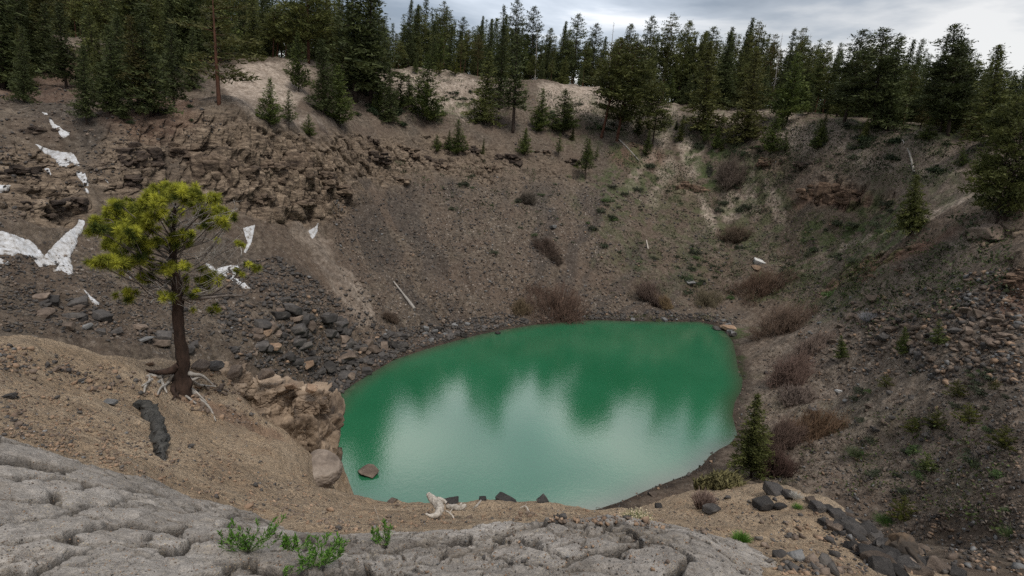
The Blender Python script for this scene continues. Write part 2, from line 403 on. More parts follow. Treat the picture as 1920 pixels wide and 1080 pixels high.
cliff = far * blobs([(480,330,190,85,4,1),(250,320,80,85,0,.8),(60,350,110,75,10,.9),(110,395,70,40,0,1),(700,300,120,45,8,.8),(860,300,130,35,6,.6),(1000,320,110,30,5,.4),(1590,372,95,38,3,1),
   (1450,300,80,25,10,.5),(1290,350,50,35,0,.5),(1860,440,50,20,0,.9),(1900,530,50,45,0,.9),(1640,500,120,14,-25,.6),(540,395,120,28,5,1),(100,110,110,35,8,.3)])
pale = far * PB(blobs([(1620,300,50,22,10,.7),(1740,330,60,16,0,.5),(1250,230,22,50,15,.7),(1210,300,14,50,25,.6),(1400,330,14,60,-10,.6),(1150,230,50,24,20,.6),(505,160,75,45,15,1),(460,195,60,18,35,.8),(820,168,110,28,8,1),(860,190,60,28,25,.9),(700,150,60,22,10,.8),(1090,185,75,28,8,.95),(1040,205,40,16,30,.8),(1110,215,60,22,25,.5),
   (1285,275,18,40,-15,1),(1300,330,14,50,20,.8),(1325,400,12,40,-25,.9),(1370,380,26,35,10,.6),(1480,255,60,28,10,.8),(1400,205,60,12,5,.6),(1560,265,50,18,0,.55),(1240,340,16,50,25,.6),(1640,445,60,9,-20,.9),(1750,400,70,9,-25,.7),
   (600,480,50,16,55,.35),(660,560,60,18,55,.45),(570,440,50,20,30,.45),(100,78,60,9,8,.7),(400,300,60,25,0,.2),(560,230,70,18,10,.4),(930,170,40,10,0,.5),(1180,215,50,25,0,.5),(1345,225,40,16,0,.7),(1450,370,12,40,-20,.55)], .5, .12))
green = far * blobs([(1600,440,110,60,-20,.75),(1250,430,130,110,0,.35),(1400,400,80,110,0,.5),(1350,300,70,45,0,.8),(1180,330,70,70,0,.6),(850,200,70,25,0,.6),(1460,520,80,40,0,.5),(1310,620,120,14,3,.8),(1378,680,16,70,-5,.8),(1180,612,60,9,0,.8),
   (1560,560,90,50,-25,.45),(1480,205,140,10,6,.9),(1330,190,120,9,6,.8),(1000,145,120,6,7,.8),(830,130,100,5,8,.6),(1700,240,160,22,5,.6),(1560,800,160,60,15,.15),(1480,900,60,14,0,.4),(1750,900,120,40,10,.2),(1750,350,90,25,20,.4),(1200,240,200,50,5,.35)], .6, .2)
gn = np.zeros(GX.shape); gn[front] = fbm(GX[front] * .5, GY[front] * .5, BZ[front] * .5, 3, 70)
green = green * sst(-.25, .25, gn); lift = far * blobs([(1700,700,330,230,-10,.30),(1640,300,200,80,8,.22)], .3, .05)
pale = np.maximum(pale, lift)
red = blobs([(405,768,95,13,22,.5),(480,800,60,10,20,.45)], .3, 2.) * (1 - far)
red += far * blobs([(1700,480,150,22,-24,.45),(1880,560,40,40,0,.5),(300,230,100,40,10,.25),(60,140,120,60,10,.2),(1200,300,50,25,0,.25),(1590,372,90,30,0,.35)], .4, .1)
scree = far * np.clip(blobs([(560,620,140,80,40,1),(820,590,160,60,20,1),(420,560,70,60,20,1),(960,460,160,100,20,.9),(1100,420,100,90,0,.8),(1060,580,200,30,0,1),(1230,590,150,20,0,1),(180,510,120,60,30,1),(250,620,120,30,20,.9),(1750,620,170,60,-15,1),(1700,720,200,60,0,.9),(1850,850,150,60,0,.4),(1500,480,60,30,0,.7),(700,520,40,140,-30,.3)], .4, .1) + .25, 0, 1)
_th = np.arctan2(GX - 2, GY - 72); _st = np.zeros(GX.shape); _st[front] = fbm(_th[front] * 13 + .8 * fbm(GX[front] * .12, GY[front] * .12, BZ[front] * .2, 2, 61), np.hypot(GX - 2, GY - 72)[front] * .022, 0 * _th[front], 4, 60, .6)
dark = far * sst(-.12, .3, _st) * np.clip(blobs([(950,440,330,140,10,1),(1200,430,200,150,0,.8),(420,570,200,90,20,.8),(180,260,260,140,10,.85),(700,250,200,50,8,.6),(1600,560,200,120,-20,.45),(1700,740,260,120,0,.25),(800,600,200,50,20,.9),(1250,590,200,30,0,1)], .4, .05) + .15, 0, 1)
near = 1 - sst(19, 27, R2)
_w = GS + 1.3 * fbm(GX * .45, GY * .45, GX * 0, 4, 160, .6); wet = .9 * (1 - sst(.3, 2.0, _w)) * far * (GS < 4)
crack = far * blobs([(313,285,5,48,0,1),(371,310,3,34,0,1),(1530,378,2,15,0,1),(1568,385,2,14,0,1),(1330,322,7,10,0,1)], .15, .3) * 0.9
# displacement
Z = BZ.copy(); DX = np.zeros(Z.shape); DY = np.zeros(Z.shape)
f = far * sst(.3, 6, np.abs(GS)) * (GS > 0)
fr = front
x, y, z = GX[fr], GY[fr], BZ[fr]
th = np.arctan2(x - 2, y - 72); rc = np.hypot(x - 2, y - 72)
ribs = fbm(th * 9, rc * .03, z * 0, 4, 5, .55, True)
d = f[fr] * (ribs * 1.1 + fbm(x / 9, y / 9, z / 9, 4, 1) * 1.3 + fbm(x / 2.2, y / 2.2, z / 2.2, 4, 11, .6) * .55)
rough = scree[fr] * f[fr]
_, f2, cid = worley2(x * 1.1, y * 1.1, 3); 
d += rough * (cid - .5) * .35
Z[fr] += d
# ledges and blocks on the cliffs
cm = (cliff > .03) & fr
x, y, z = GX[cm], GY[cm], Z[cm]; cmv = cliff[cm] * f[cm]
wz = z + fbm(x / 6, y / 6, z / 6, 3, 21) * 2.2
st = 3.0; q = wz / st; fl = np.floor(q); fq = q - fl
ter = (fl + sst(.25, .95, fq)) * st - wz
f1, f2, cid = worley3(x * .42, y * .42, wz * .30, 9)
g1, g2, cid2 = worley3(x * 1.1, y * 1.1, wz * .8, 19)
push = (cid - .5) * 1.9 - .9 * (1 - sst(0, .16, f2 - f1)) + (cid2 - .5) * .8 - .35 * (1 - sst(0, .12, g2 - g1))
Z[cm] += cmv * ter * .8
dn = np.stack([2 - x, 72 - y], -1); dn /= np.linalg.norm(dn, axis=1)[:, None]
DX[cm] += cmv * push * dn[:, 0]; DY[cm] += cmv * push * dn[:, 1]; Z[cm] += cmv * push * .25
ck = crack[cm]; DX[cm] -= ck * 3.0 * dn[:, 0]; DY[cm] -= ck * 3.0 * dn[:, 1]
# near ground
nm = (R2 < 27) & (np.abs(A2) < R_(75)) & (R2 > 1)
x, y, z = GX[nm], GY[nm], Z[nm]; nn = near[nm]
sc_n = np.clip((R2[nm] - 1.5) / 6, .15, 1)
Z[nm] += nn * sc_n * (fbm(x / 1.6, y / 1.6, z / 1.6, 5, 31, .6) * .24 + fbm(x / .8, y / .8, z / .8, 3, 36) * .10 + fbm(x / .35, y / .35, z / .35, 4, 33, .6) * .05)
rr_ = red[nm]; Z[nm] -= rr_ * nn * .12
V = np.stack([GX + DX, GY + DY, Z], -1)
na, nr = Z.shape
idx = np.arange(na * nr).reshape(na, nr)
F = np.stack([idx[:-1, :-1], idx[:-1, 1:], idx[1:, 1:], idx[1:, :-1]], -1).reshape(-1, 4)[:, ::-1]
ground = mesh_np('ground', V.reshape(-1, 3), F, mk_ground(), smooth=True,
    attrs={'zones': np.stack([pale, green, cliff, near], -1).reshape(-1, 4), 'zones_b': np.stack([np.clip(red, 0, 1), scree, wet, crack], -1).reshape(-1, 4), 'fans': np.repeat(dark.reshape(-1)[:, None], 4, 1)})
tag(ground, kind='structure')
del V, F, idx
# ------------------------------------------------------------------ lake
sx = np.array([p[0] for p in SHORE]); sy = np.array([p[1] for p in SHORE])
wx = np.arange(sx.min() - 5, sx.max() + 5, .5); wy = np.arange(sy.min() - 5, sy.max() + 5, .5)
X, Y = np.meshgrid(wx, wy, indexing='ij')
s_ = polydist(X, Y, SHORE); s_ = np.where(inpoly(X, Y, SHORE), -s_, s_)
idx = np.arange(X.size).reshape(X.shape)
ok = s_ < 2.0; okf = ok[:-1, :-1] & ok[1:, :-1] & ok[1:, 1:] & ok[:-1, 1:]
F = np.stack([idx[:-1, :-1], idx[1:, :-1], idx[1:, 1:], idx[:-1, 1:]], -1)[okf]
used = np.unique(F); rem = np.zeros(X.size, int); rem[used] = np.arange(len(used))
shv = np.clip(1 + (s_ + 0.0) / 3.2, 0, 1) ** 1.5
lake = mesh_np('water', np.stack([X, Y, X * 0], -1).reshape(-1, 3)[used], rem[F], mk_water(), smooth=True, attrs={'shore': np.repeat(shv.reshape(-1)[used][:, None], 4, 1)})
tag(lake, kind='structure')
bpy.context.view_layer.update()
def hit(px, py):
    ok, loc, nrm, _ = ground.ray_cast(Vector((0, 0, CZ)), raydir(px, py), distance=4000)
    return (loc, nrm) if ok else (None, None)
def drop(x, y, z0=140):
    ok, loc, nrm, _ = ground.ray_cast(Vector((x, y, z0)), Vector((0, 0, -1)), distance=400)
    return (loc, nrm) if ok else (None, None)
# ------------------------------------------------------------------ geometry builders (numpy)
def ico(sub):
    import bmesh
    b = bmesh.new(); bmesh.ops.create_icosphere(b, subdivisions=sub, radius=1)
    V = np.array([v.co[:] for v in b.verts]); F = np.array([[v.index for v in f.verts] for f in b.faces]); b.free(); return V, F
ICO = {k: ico(k) for k in (1, 2, 3, 4, 5, 6)}
def rock_vf(sub, size, seed, planes=14, flat=1.0, noise=.06, cracks=0.0, sub_noise=6):
    """plane-cut angular rock; size = half extents"""
    g = np.random.default_rng(seed); V, F = ICO[sub]; V = V / np.linalg.norm(V, axis=1)[:, None]
    P = g.normal(size=(planes, 3)); P /= np.linalg.norm(P, axis=1)[:, None]; D = g.uniform(.62, .98, planes)
    q = V @ P.T; r = np.where(q > 1e-3, D / np.maximum(q, 1e-3), 9).min(1); r = np.minimum(r, 1.18)
    X = V * r[:, None]
    if noise:
        n = fbm(X[:, 0] * 2.2 + seed, X[:, 1] * 2.2, X[:, 2] * 2.2, sub_noise, seed, .6)
        X = X * (1 + noise * 2 * n[:, None])
    if cracks:
        f1, f2, cid = worley3(X[:, 0] * 2.1 + seed, X[:, 1] * 2.1 + .3 * n, X[:, 2] * 1.5, seed)
        X = X * (1 + cracks * ((cid - .5) * .9 - .7 * (1 - sst(0, .10, f2 - f1))))[:, None]
    return X * np.array(size), F
def hull_vf(seed, size, n=11):
    import bmesh
    g = np.random.default_rng(seed); P = g.uniform(-1, 1, (n, 3)); P /= (np.abs(P) ** 3).sum(1)[:, None] ** (1 / 3.); P *= g.uniform(.75, 1, n)[:, None]
    b = bmesh.new(); vs = [b.verts.new(p) for p in P]; r = bmesh.ops.convex_hull(b, input=vs); bmesh.ops.delete(b, geom=[v for v in b.verts if not v.link_faces], context='VERTS'); bmesh.ops.triangulate(b, faces=b.faces[:])
    b.verts.index_update(); V = np.array([v.co[:] for v in b.verts]); F = np.array([[v.index for v in f.verts] for f in b.faces]); b.free(); return V * np.array(size) * .95, F
def block_vf(sub, size, seed, noise=.03, cube=.82):
    g = np.random.default_rng(seed); V, F = ICO[sub]; V = V / np.linalg.norm(V, axis=1)[:, None]
    A = np.vstack([np.eye(3), -np.eye(3)]) + g.normal(size=(6, 3)) * .16; Bq = g.normal(size=(7, 3)); P = np.vstack([A, Bq]); P /= np.linalg.norm(P, axis=1)[:, None]
    D = np.r_[g.uniform(cube - .12, cube + .08, 6), g.uniform(.85, 1.12, 7)]; q = V @ P.T; X = V * np.where(q > 1e-3, D / np.maximum(q, 1e-3), 9).min(1)[:, None]
    if noise: X = X * (1 + noise * 2 * fbm(X[:, 0] * 2.5 + seed, X[:, 1] * 2.5, X[:, 2] * 2.5, 4, seed, .6)[:, None])
    return X * np.array(size), F
def cluster_vf(n, rx, ry, rz, seed, sub=4, bl=.42, upright=1.3, noise=.035):
    g = np.random.default_rng(seed); L_ = []
    for i in range(n):
        k = g.uniform(.55, 1.25); c = np.array([g.uniform(-1, 1) * rx * .75, g.uniform(-.6, .6) * ry, 0]); hh = rz * (1 - .55 * (c[0] / rx) ** 2) * g.uniform(.6, 1.0)
        c[2] = g.uniform(-.5, .65) * hh; s_ = bl * min(rx, rz * 1.2) * k; v, f = block_vf(sub, (s_ * g.uniform(.7, 1.2), s_ * g.uniform(.7, 1.1), s_ * upright * g.uniform(.7, 1.3)), seed * 31 + i, noise)
        L_.append((rotz(v, g.uniform(-.6, .6), g.normal() * .12, g.uniform(0, 6)) + c, f))
    return cat_vf(L_)
def cat_vf(lst):
    Vs, Fs, o = [], [], 0
    for v, f in lst: Vs.append(v); Fs.append(f + o); o += len(v)
    return np.vstack(Vs), np.vstack(Fs)
def rotz(V, a, tilt=0, ta=0):
    M = np.array(Matrix.Rotation(a, 3, 'Z') @ Matrix.Rotation(tilt, 3, Vector((cos(ta), sin(ta), 0))))
    return V @ M.T
def smooth_curve(P, n):
    P = np.array(P, float); k = len(P)
    if k < 3: 
        t = np.linspace(0, 1, n)[:, None]; return P[0] * (1 - t) + P[-1] * t
    Q = np.vstack([2 * P[0] - P[1], P, 2 * P[-1] - P[-2]]); t = np.linspace(0, k - 1 - 1e-6, n); i = t.astype(int); f = (t - i)[:, None]
    p0, p1, p2, p3 = Q[i], Q[i + 1], Q[i + 2], Q[i + 3]
    return .5 * (2 * p1 + (p2 - p0) * f + (2 * p0 - 5 * p1 + 4 * p2 - p3) * f ** 2 + (3 * p1 - p0 - 3 * p2 + p3) * f ** 3)
def tube(P, rad, sides=6, wob=0.0, seed=0):
    P = np.asarray(P, float); n = len(P); rad = np.broadcast_to(rad, (n,))
    T = np.gradient(P, axis=0); T /= np.linalg.norm(T, axis=1)[:, None] + 1e-9
    up = np.where(np.abs(T[:, 2:3]) > .9, np.array([[1., 0, 0]]), np.array([[0, 0, 1.]]))
    if np.abs(T[:, 2]).mean() > .6: up = np.tile([[1., .1, 0]], (n, 1))
    A = np.cross(T, up); A /= np.linalg.norm(A, axis=1)[:, None] + 1e-9; B = np.cross(T, A)
    a = np.linspace(0, 2 * pi, sides, endpoint=False)
    rr = rad[:, None] * (1 + (wob * vnoise(np.cos(a)[None] * 2 + seed + 0 * rad[:, None], np.sin(a)[None] * 2 + 0 * rad[:, None], np.arange(n)[:, None] * .35 + 0 * a[None], seed) if wob else 0))
    V = P[:, None] + rr[..., None] * (np.cos(a)[None, :, None] * A[:, None] + np.sin(a)[None, :, None] * B[:, None])
    V = V.reshape(-1, 3); i = np.arange(n - 1)[:, None] * sides; j = np.arange(sides)[None]; k = (j + 1) % sides
    q = np.stack([i + j, i + k, i + sides + k, i + sides + j], -1).reshape(-1, 4)
    F = np.vstack([q[:, [0, 1, 2]], q[:, [0, 2, 3]]])
    V = np.vstack([V, P[:1], P[-1:]]); c0, c1 = len(V) - 2, len(V) - 1
    j = np.arange(sides); k = (j + 1) % sides
    F = np.vstack([F, np.stack([0 * j + c0, k, j], -1), np.stack([0 * j + c1, (n - 1) * sides + j, (n - 1) * sides + k], -1)])
    return V, F[:, ::-1]
def tri_cloud(C, size, g, flat=1.0, outward=None, slim=.55):
    """one triangle per row of C with random orientation"""
    n = len(C); a = g.normal(size=(n, 3)); a[:, 2] *= flat
    if outward is not None: a = a * .6 + outward
    a /= np.linalg.norm(a, axis=1)[:, None] + 1e-9
    b = np.cross(a, g.normal(size=(n, 3))); b /= np.linalg.norm(b, axis=1)[:, None] + 1e-9
    s = (np.asarray(size) * g.uniform(.6, 1.4, n))[:, None]
    V = np.stack([C - a * s * .5 + b * s * slim * .5, C - a * s * .5 - b * s * slim * .5, C + a * s * .6], 1).reshape(-1, 3)
    return V, np.arange(3 * n).reshape(-1, 3)
def tones(n, per, g, lo=.0, hi=1.): 
    t = np.repeat(g.uniform(lo, hi, n // per + 1), per)[:n]; return np.repeat(t, 3)
# ------------------------------------------------------------------ simple materials
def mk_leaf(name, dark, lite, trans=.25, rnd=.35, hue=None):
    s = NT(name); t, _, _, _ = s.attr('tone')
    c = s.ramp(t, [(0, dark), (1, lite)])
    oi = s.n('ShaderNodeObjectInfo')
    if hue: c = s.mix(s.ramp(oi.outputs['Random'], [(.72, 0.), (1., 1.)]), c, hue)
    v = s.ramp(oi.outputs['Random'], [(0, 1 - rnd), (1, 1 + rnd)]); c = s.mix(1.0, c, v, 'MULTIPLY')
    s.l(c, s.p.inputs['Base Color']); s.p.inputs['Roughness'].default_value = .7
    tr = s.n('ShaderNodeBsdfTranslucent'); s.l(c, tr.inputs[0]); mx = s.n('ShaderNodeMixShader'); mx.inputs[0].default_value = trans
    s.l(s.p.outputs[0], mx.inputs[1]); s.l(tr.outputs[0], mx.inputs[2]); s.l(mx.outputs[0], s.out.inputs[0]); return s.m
def mk_bark(name, a, b, sc=3, vert=.25):
    s = NT(name); n = s.noise(sc, s.pos((1, 1, vert)), 6, .7)
    c = s.ramp(n, [(.3, a), (.7, b)]); return s.done(c, s.bump(n, .8, .04))
def mk_rock(name, stops, sc=1.0, bumpd=.1, rnd=.3, spots=None, zs=1.0):
    s = NT(name); P = s.pos((1, 1, zs)); oi = s.n('ShaderNodeObjectInfo')
    n = s.noise(sc, P, 8, .65); c = s.ramp(n, stops)
    c = s.mix(.55, c, s.ramp(s.noise(sc * 7, P, 6, .7), [(.3, .55), (.7, 1.4)]), 'MULTIPLY')
    if spots: c = s.mix(s.ramp(s.noise(sc * 1.6, P, 5, .6), [(.55, 0.), (.68, 1.)]), c, spots)
    c = s.mix(1.0, c, s.ramp(oi.outputs['Random'], [(0, 1 - rnd), (1, 1 + rnd)]), 'MULTIPLY')
    h = s.math('ADD', n, s.math('MULTIPLY', s.noise(sc * 9, P, 6, .7), .3)); return s.done(c, s.bump(h, .9, bumpd))
M = dict(
 fir=mk_leaf('fir_needles', (.020, .030, .011), (.115, .135, .048), rnd=.3, hue=(.030, .038, .012)),
 pine=mk_leaf('pine_needles', (.026, .036, .011), (.155, .165, .048), rnd=.3, hue=(.06, .052, .018)),
 young=mk_leaf('young_pine_needles', (.026, .042, .011), (.12, .145, .035), rnd=.3),
 bark=mk_bark('dark_bark', (.018, .013, .010), (.065, .045, .035)),
 redbark=mk_bark('red_bark', (.04, .018, .012), (.14, .065, .04)),
 grey=mk_bark('weathered_wood', (.16, .145, .13), (.42, .39, .35), 8),
 bleach=mk_bark('bleached_wood', (.22, .185, .15), (.62, .57, .50), 22, .5),
 sage=mk_leaf('sagebrush_leaves', (.030, .038, .022), (.085, .10, .06), rnd=.4, hue=(.06, .10, .03)),
 brush=mk_leaf('dark_brush_leaves', (.012, .022, .010), (.035, .055, .022), rnd=.25),
 olive=mk_leaf('yellow_green_needles', (.028, .036, .007), (.12, .125, .02), rnd=.25),
 rockd=mk_rock('dark_basalt', [(.3, (.030, .028, .028)), (.55, (.075, .068, .063)), (.75, (.14, .125, .11))], .8, .15, .45),
 rockm=mk_rock('brown_rock', [(.3, (.07, .052, .042)), (.55, (.15, .115, .09)), (.75, (.25, .195, .155))], .8, .15, .35),
 rockt=mk_rock('tan_rock', [(.3, (.14, .09, .06)), (.55, (.27, .185, .125)), (.75, (.4, .29, .21))], 1.3, .06, .2, (.10, .075, .06)),
 rockg=mk_rock('pale_grey_rock', [(.3, (.09, .09, .09)), (.6, (.19, .188, .185)), (.8, (.31, .30, .29))], 1.2, .08, .2),
 white=mk_rock('white_rock', [(.3, (.45, .44, .42)), (.7, (.72, .71, .69))], 1.2, .05, .1),
)
# ------------------------------------------------------------------ grey cracked ledge under the viewer
def mk_ledge():
    s = NT('cracked_grey_tuff'); P = s.pos(); ck, _, _, _ = s.attr('crack')
    n1 = s.noise(1.4, P, 6, .6); n2 = s.noise(11, P, 8, .75); n3 = s.noise(90, P, 4, .7)
    c = s.ramp(n1, [(.3, (.18, .16, .14)), (.5, (.29, .264, .238)), (.7, (.41, .378, .345))])
    c = s.mix(.8, c, s.ramp(n2, [(.3, (.45, .43, .42)), (.5, (.95, .95, .95)), (.7, (1.3, 1.29, 1.27))]), 'MULTIPLY')
    c = s.mix(.7, c, s.ramp(n3, [(.3, .5), (.5, 1.), (.7, 1.45)]), 'MULTIPLY')
    for scale, th in ((70, .35), (140, .4)):
        vc = s.vor(scale, P, o='Color'); sx = s.n('ShaderNodeSeparateColor'); s.l(vc, sx.inputs[0]); vd = s.vor(scale, P)
        tone = s.ramp(sx.outputs[0], [(0, (.05, .05, .052)), (.35, (.10, .095, .09)), (.4, (.34, .27, .16)), (1, (.55, .47, .33))])
        zone = s.ramp(s.noise(3.2, P, 4, .6), [(.45, .0), (.6, 1.)])
        keep = s.math('MULTIPLY', s.ramp(vd, [(.2, 1.), (th, 0.)]), s.ramp(sx.outputs[1], [(.55, 0.), (.6, 1.)]))
        c = s.mix(s.math('MULTIPLY', s.math('MULTIPLY', keep, zone), .75), c, tone)
    c = s.mix(s.ramp(s.noise(2.4, P, 7, .7), [(.5, 0.), (.68, .55)]), c, s.mix(1.0, c, (.62, .56, .48), 'MULTIPLY')); c = s.mix(s.math('MULTIPLY', ck, .9), c, (.035, .030, .026))
    ed = s.vor(16, s.pos((1, 1.3, 1)), 'DISTANCE_TO_EDGE'); h = s.math('ADD', s.math('MULTIPLY', n2, .7), s.math('MULTIPLY', n3, .3)); h = s.math('ADD', h, s.math('MULTIPLY', s.ramp(ed, [(0, 0.), (.06, 1.)]), .07))
    return s.done(c, s.bump(h, 1.0, .03))
LEDGE_PX = [(-160, 800), (0, 812), (80, 835), (150, 860), (230, 878), (300, 897), (360, 925), (420, 938), (500, 962), (560, 985), (640, 1006), (700, 1003), (760, 998), (850, 985), (940, 966), (1000, 962), (1060, 963), (1120, 970), (1180, 979),
            (1300, 995), (1400, 1008), (1440, 1035), (1456, 1075), (1470, 1150), (1500, 1300)]
lp = [hit(*p)[0] for p in LEDGE_PX]; LP = [(p.x, p.y) for p in lp if p] + [(1.3, .5), (1.2, -.6), (-1, -1.2), (-3, -.5)]
az = np.linspace(R_(-80), R_(62), 1050); rr = np.r_[np.linspace(.15, 1.5, 30, endpoint=False), np.exp(np.linspace(math.log(1.5), math.log(8.5), 620))]
A, Rr = np.meshgrid(az, rr, indexing='ij'); X = Rr * np.sin(A); Y = Rr * np.cos(A)
bz, _ = base_z(X, Y); s_ = polydist(X, Y, LP); ins = inpoly(X, Y, LP); s_ = np.where(ins, s_, -s_)
s_ = s_ + fbm(X * 3, Y * 3, X * 0, 4, 81) * .16
nz_ = np.clip((Rr - 1.5) / 6, .15, 1); bz = bz + nz_ * (fbm(X / 1.6, Y / 1.6, bz / 1.6, 5, 31, .6) * .24)
wx_ = X + .16 * fbm(X * 3, Y * 3, X * 0, 4, 83) + .03 * fbm(X * 16, Y * 16, X * 0, 3, 87); wy_ = Y + .16 * fbm(X * 3, Y * 3, X * 0 + 5, 4, 84) + .03 * fbm(X * 16, Y * 16, X * 0 + 5, 3, 88)
big_ = fbm(X * .8, Y * .8, X * 0 + 2, 2, 77) * .5; f1, f2, cid = worley2(wx_ * 3.0 + 1.6 * big_, wy_ * 3.1 + 1.6 * big_, 5); g1, g2, cid2 = worley2(wx_ * 7, wy_ * 7.5, 15)
cz = sst(-.35, .25, fbm(X * 1.1, Y * 1.1, X * 0, 3, 90) - .12 + .9 * np.exp(-((X - .45) ** 2 / .8 + (Y - 2.3) ** 2 / .35)) + .3 * np.exp(-((X + 2.2) ** 2 + (Y - 2.4) ** 2) / .8))
wv = .040 + .055 * cz
c1 = (1 - sst(wv * .35, wv * 1.3, (f2 - f1))) * (.25 + .75 * cz); c2 = (1 - sst(.02, .13, g2 - g1)) * sst(-.1, .35, fbm(X * 1.7, Y * 1.7, X * 0 + 9, 3, 91) + .1)
dome = np.sqrt(np.clip(f2 - f1, 0, 1)) * (.010 + .010 * cz)
H = -.07 + .08 * sst(0, .35, s_) + (cid - .5) * .05 * cz + .05 * ((X * 2.3) % 1 * 0 + (cid2 * 0) + (cid - .5) * fbm(X * 2.5, Y * 2.5, X * 0, 2, 99)) * cz + dome + fbm(X * 5, Y * 5, X * 0, 6, 92, .62) * .024 + np.abs(fbm(X * 9, Y * 9, X * 0, 4, 93, .6)) * .014 - .018 * sst(.28, .5, fbm(X * 7, Y * 7, X * 0 + 4, 3, 98)) + fbm(X * 30, Y * 30, X * 0, 3, 95, .6) * .006 + (cid2 - .5) * .014 - .075 * c1 - .024 * c2
H = H - .03 * sst(.15, .5, -fbm(X * 2.2, Y * 2.2, X * 0 + 3, 4, 97, .6))
H = np.where(s_ > 0, H, -.07 + s_ * 1.0)
keepv = s_ > -.18
na, nr = X.shape; idx = np.arange(na * nr).reshape(na, nr)
okf = keepv[:-1, :-1] & keepv[1:, :-1] & keepv[1:, 1:] & keepv[:-1, 1:]
F = np.stack([idx[:-1, :-1], idx[1:, :-1], idx[1:, 1:], idx[:-1, 1:]], -1)[okf]
used = np.unique(F); rem = np.zeros(na * nr, int); rem[used] = np.arange(len(used))
ckv = np.clip(c1 * 1.1 + .5 * c2, 0, 1)
ledge = mesh_np('rock_ledge', np.stack([X, Y, bz + H], -1).reshape(-1, 3)[used], rem[F], mk_ledge(), smooth=True, attrs={'crack': np.repeat(ckv.reshape(-1)[used][:, None], 4, 1)})
tag(ledge, 'grey cracked weathered rock ledge along the bottom of the picture', 'rock ledge')
_n = len(ground.data.vertices); _c = np.empty(_n * 3, np.float32); ground.data.vertices.foreach_get('co', _c); _c = _c.reshape(-1, 3)
_k = np.where(np.hypot(_c[:, 0], _c[:, 1]) < 9)[0]; _s = polydist(_c[_k, 0], _c[_k, 1], LP); _s = np.where(inpoly(_c[_k, 0], _c[_k, 1], LP), _s, -_s) + fbm(_c[_k, 0] * 3, _c[_k, 1] * 3, 0 * _c[_k, 0], 4, 81) * .16
_c[_k, 2] -= (.26 * sst(-.02, .22, _s)).astype(np.float32) + (.07 * sst(-.3, .0, _s)).astype(np.float32); ground.data.vertices.foreach_set('co', _c.ravel()); ground.data.update(); del _c
bpy.context.view_layer.update()
def hit2(px, py):
    a, b = hit(px, py); ok, loc, nrm, _ = ledge.ray_cast(Vector((0, 0, CZ)), raydir(px, py), distance=30)
    if ok and (a is None or (loc - Vector((0, 0, CZ))).length < (a - Vector((0, 0, CZ))).length): return loc, nrm
    return a, b
def at(px, py, d):
    r = raydir(px, py); t = d / math.hypot(r.x, r.y); return Vector((0, 0, CZ)) + r * t
def pxm(p): return (p - Vector((0, 0, CZ))).dot(Vector(FW)) / FPX    # metres per photograph pixel at p
# ------------------------------------------------------------------ outcrop of the promontory
def blk(px, py, d, hx, hy, hz, seed, rz=0, tilt=0, noise=.03):
    v, f = block_vf(5, (hx, hy, hz), seed, noise); c = at(px, py, d)
    n = fbm(v[:, 0] * 1.6 + seed, v[:, 1] * 1.6, v[:, 2] * 1.1, 5, seed, .6, True); v = v * (1 + .035 * n[:, None])
    return rotz(v, rz, tilt, 1.0) + np.array(c[:]), f
def mass(px, py, d, hx, hy, hz, seed, rz=0, tilt=0):
    v, f = block_vf(6, (hx, hy, hz), seed, .05, .86); n = v / np.linalg.norm(v, axis=1)[:, None]
    r = fbm(v[:, 0] * 1.3 + seed, v[:, 1] * 1.3, v[:, 2] * .8, 6, seed, .62, True) * .10; f1, f2, cid = worley3(v[:, 0] * 1.5 + .5 * r, v[:, 1] * 1.5, v[:, 2] * .75 + 3 * r + seed, seed)
    g1, g2, c2 = worley3(v[:, 0] * 4 + 2 * r, v[:, 1] * 4, v[:, 2] * 2.6 + seed, seed + 5)
    r = r + (cid - .5) * .30 - .16 * (1 - sst(0, .09, f2 - f1)) + (c2 - .5) * .085 - .05 * (1 - sst(0, .08, g2 - g1)) + fbm(v[:, 0] * 9, v[:, 1] * 9, v[:, 2] * 9, 4, seed, .6) * .03
    return rotz(v + n * r[:, None], rz, tilt, 1.0) + np.array(at(px, py, d)[:]), f
oc = [mass(553, 818, 15.9, 1.2, 1.0, 1.45, 3, .25, .08), mass(604, 840, 16.2, .42, .8, 1.75, 8, .1, .04), mass(470, 785, 15.9, .95, 1.0, .85, 12, .5, .15), mass(585, 752, 15.5, .5, .6, .42, 21, .4, .15), mass(415, 725, 16.0, .8, .8, .5, 33, .5, .2), mass(505, 742, 15.9, .6, .6, .38, 23, .9, .1)]
v, f = cat_vf(oc)
outcrop = mesh_np('rock_outcrop', v, f, None, smooth=False); outcrop.data.materials.append(mk_rock('outcrop_rock', [(.28, (.06, .043, .030)), (.43, (.19, .140, .10)), (.6, (.33, .250, .18)), (.78, (.45, .36, .27))], .9, .12, 0, (.07, .055, .045)))
tag(outcrop, 'tan fissured rock outcrop dropping to the green lake below the twisted pine', 'rock outcrop')
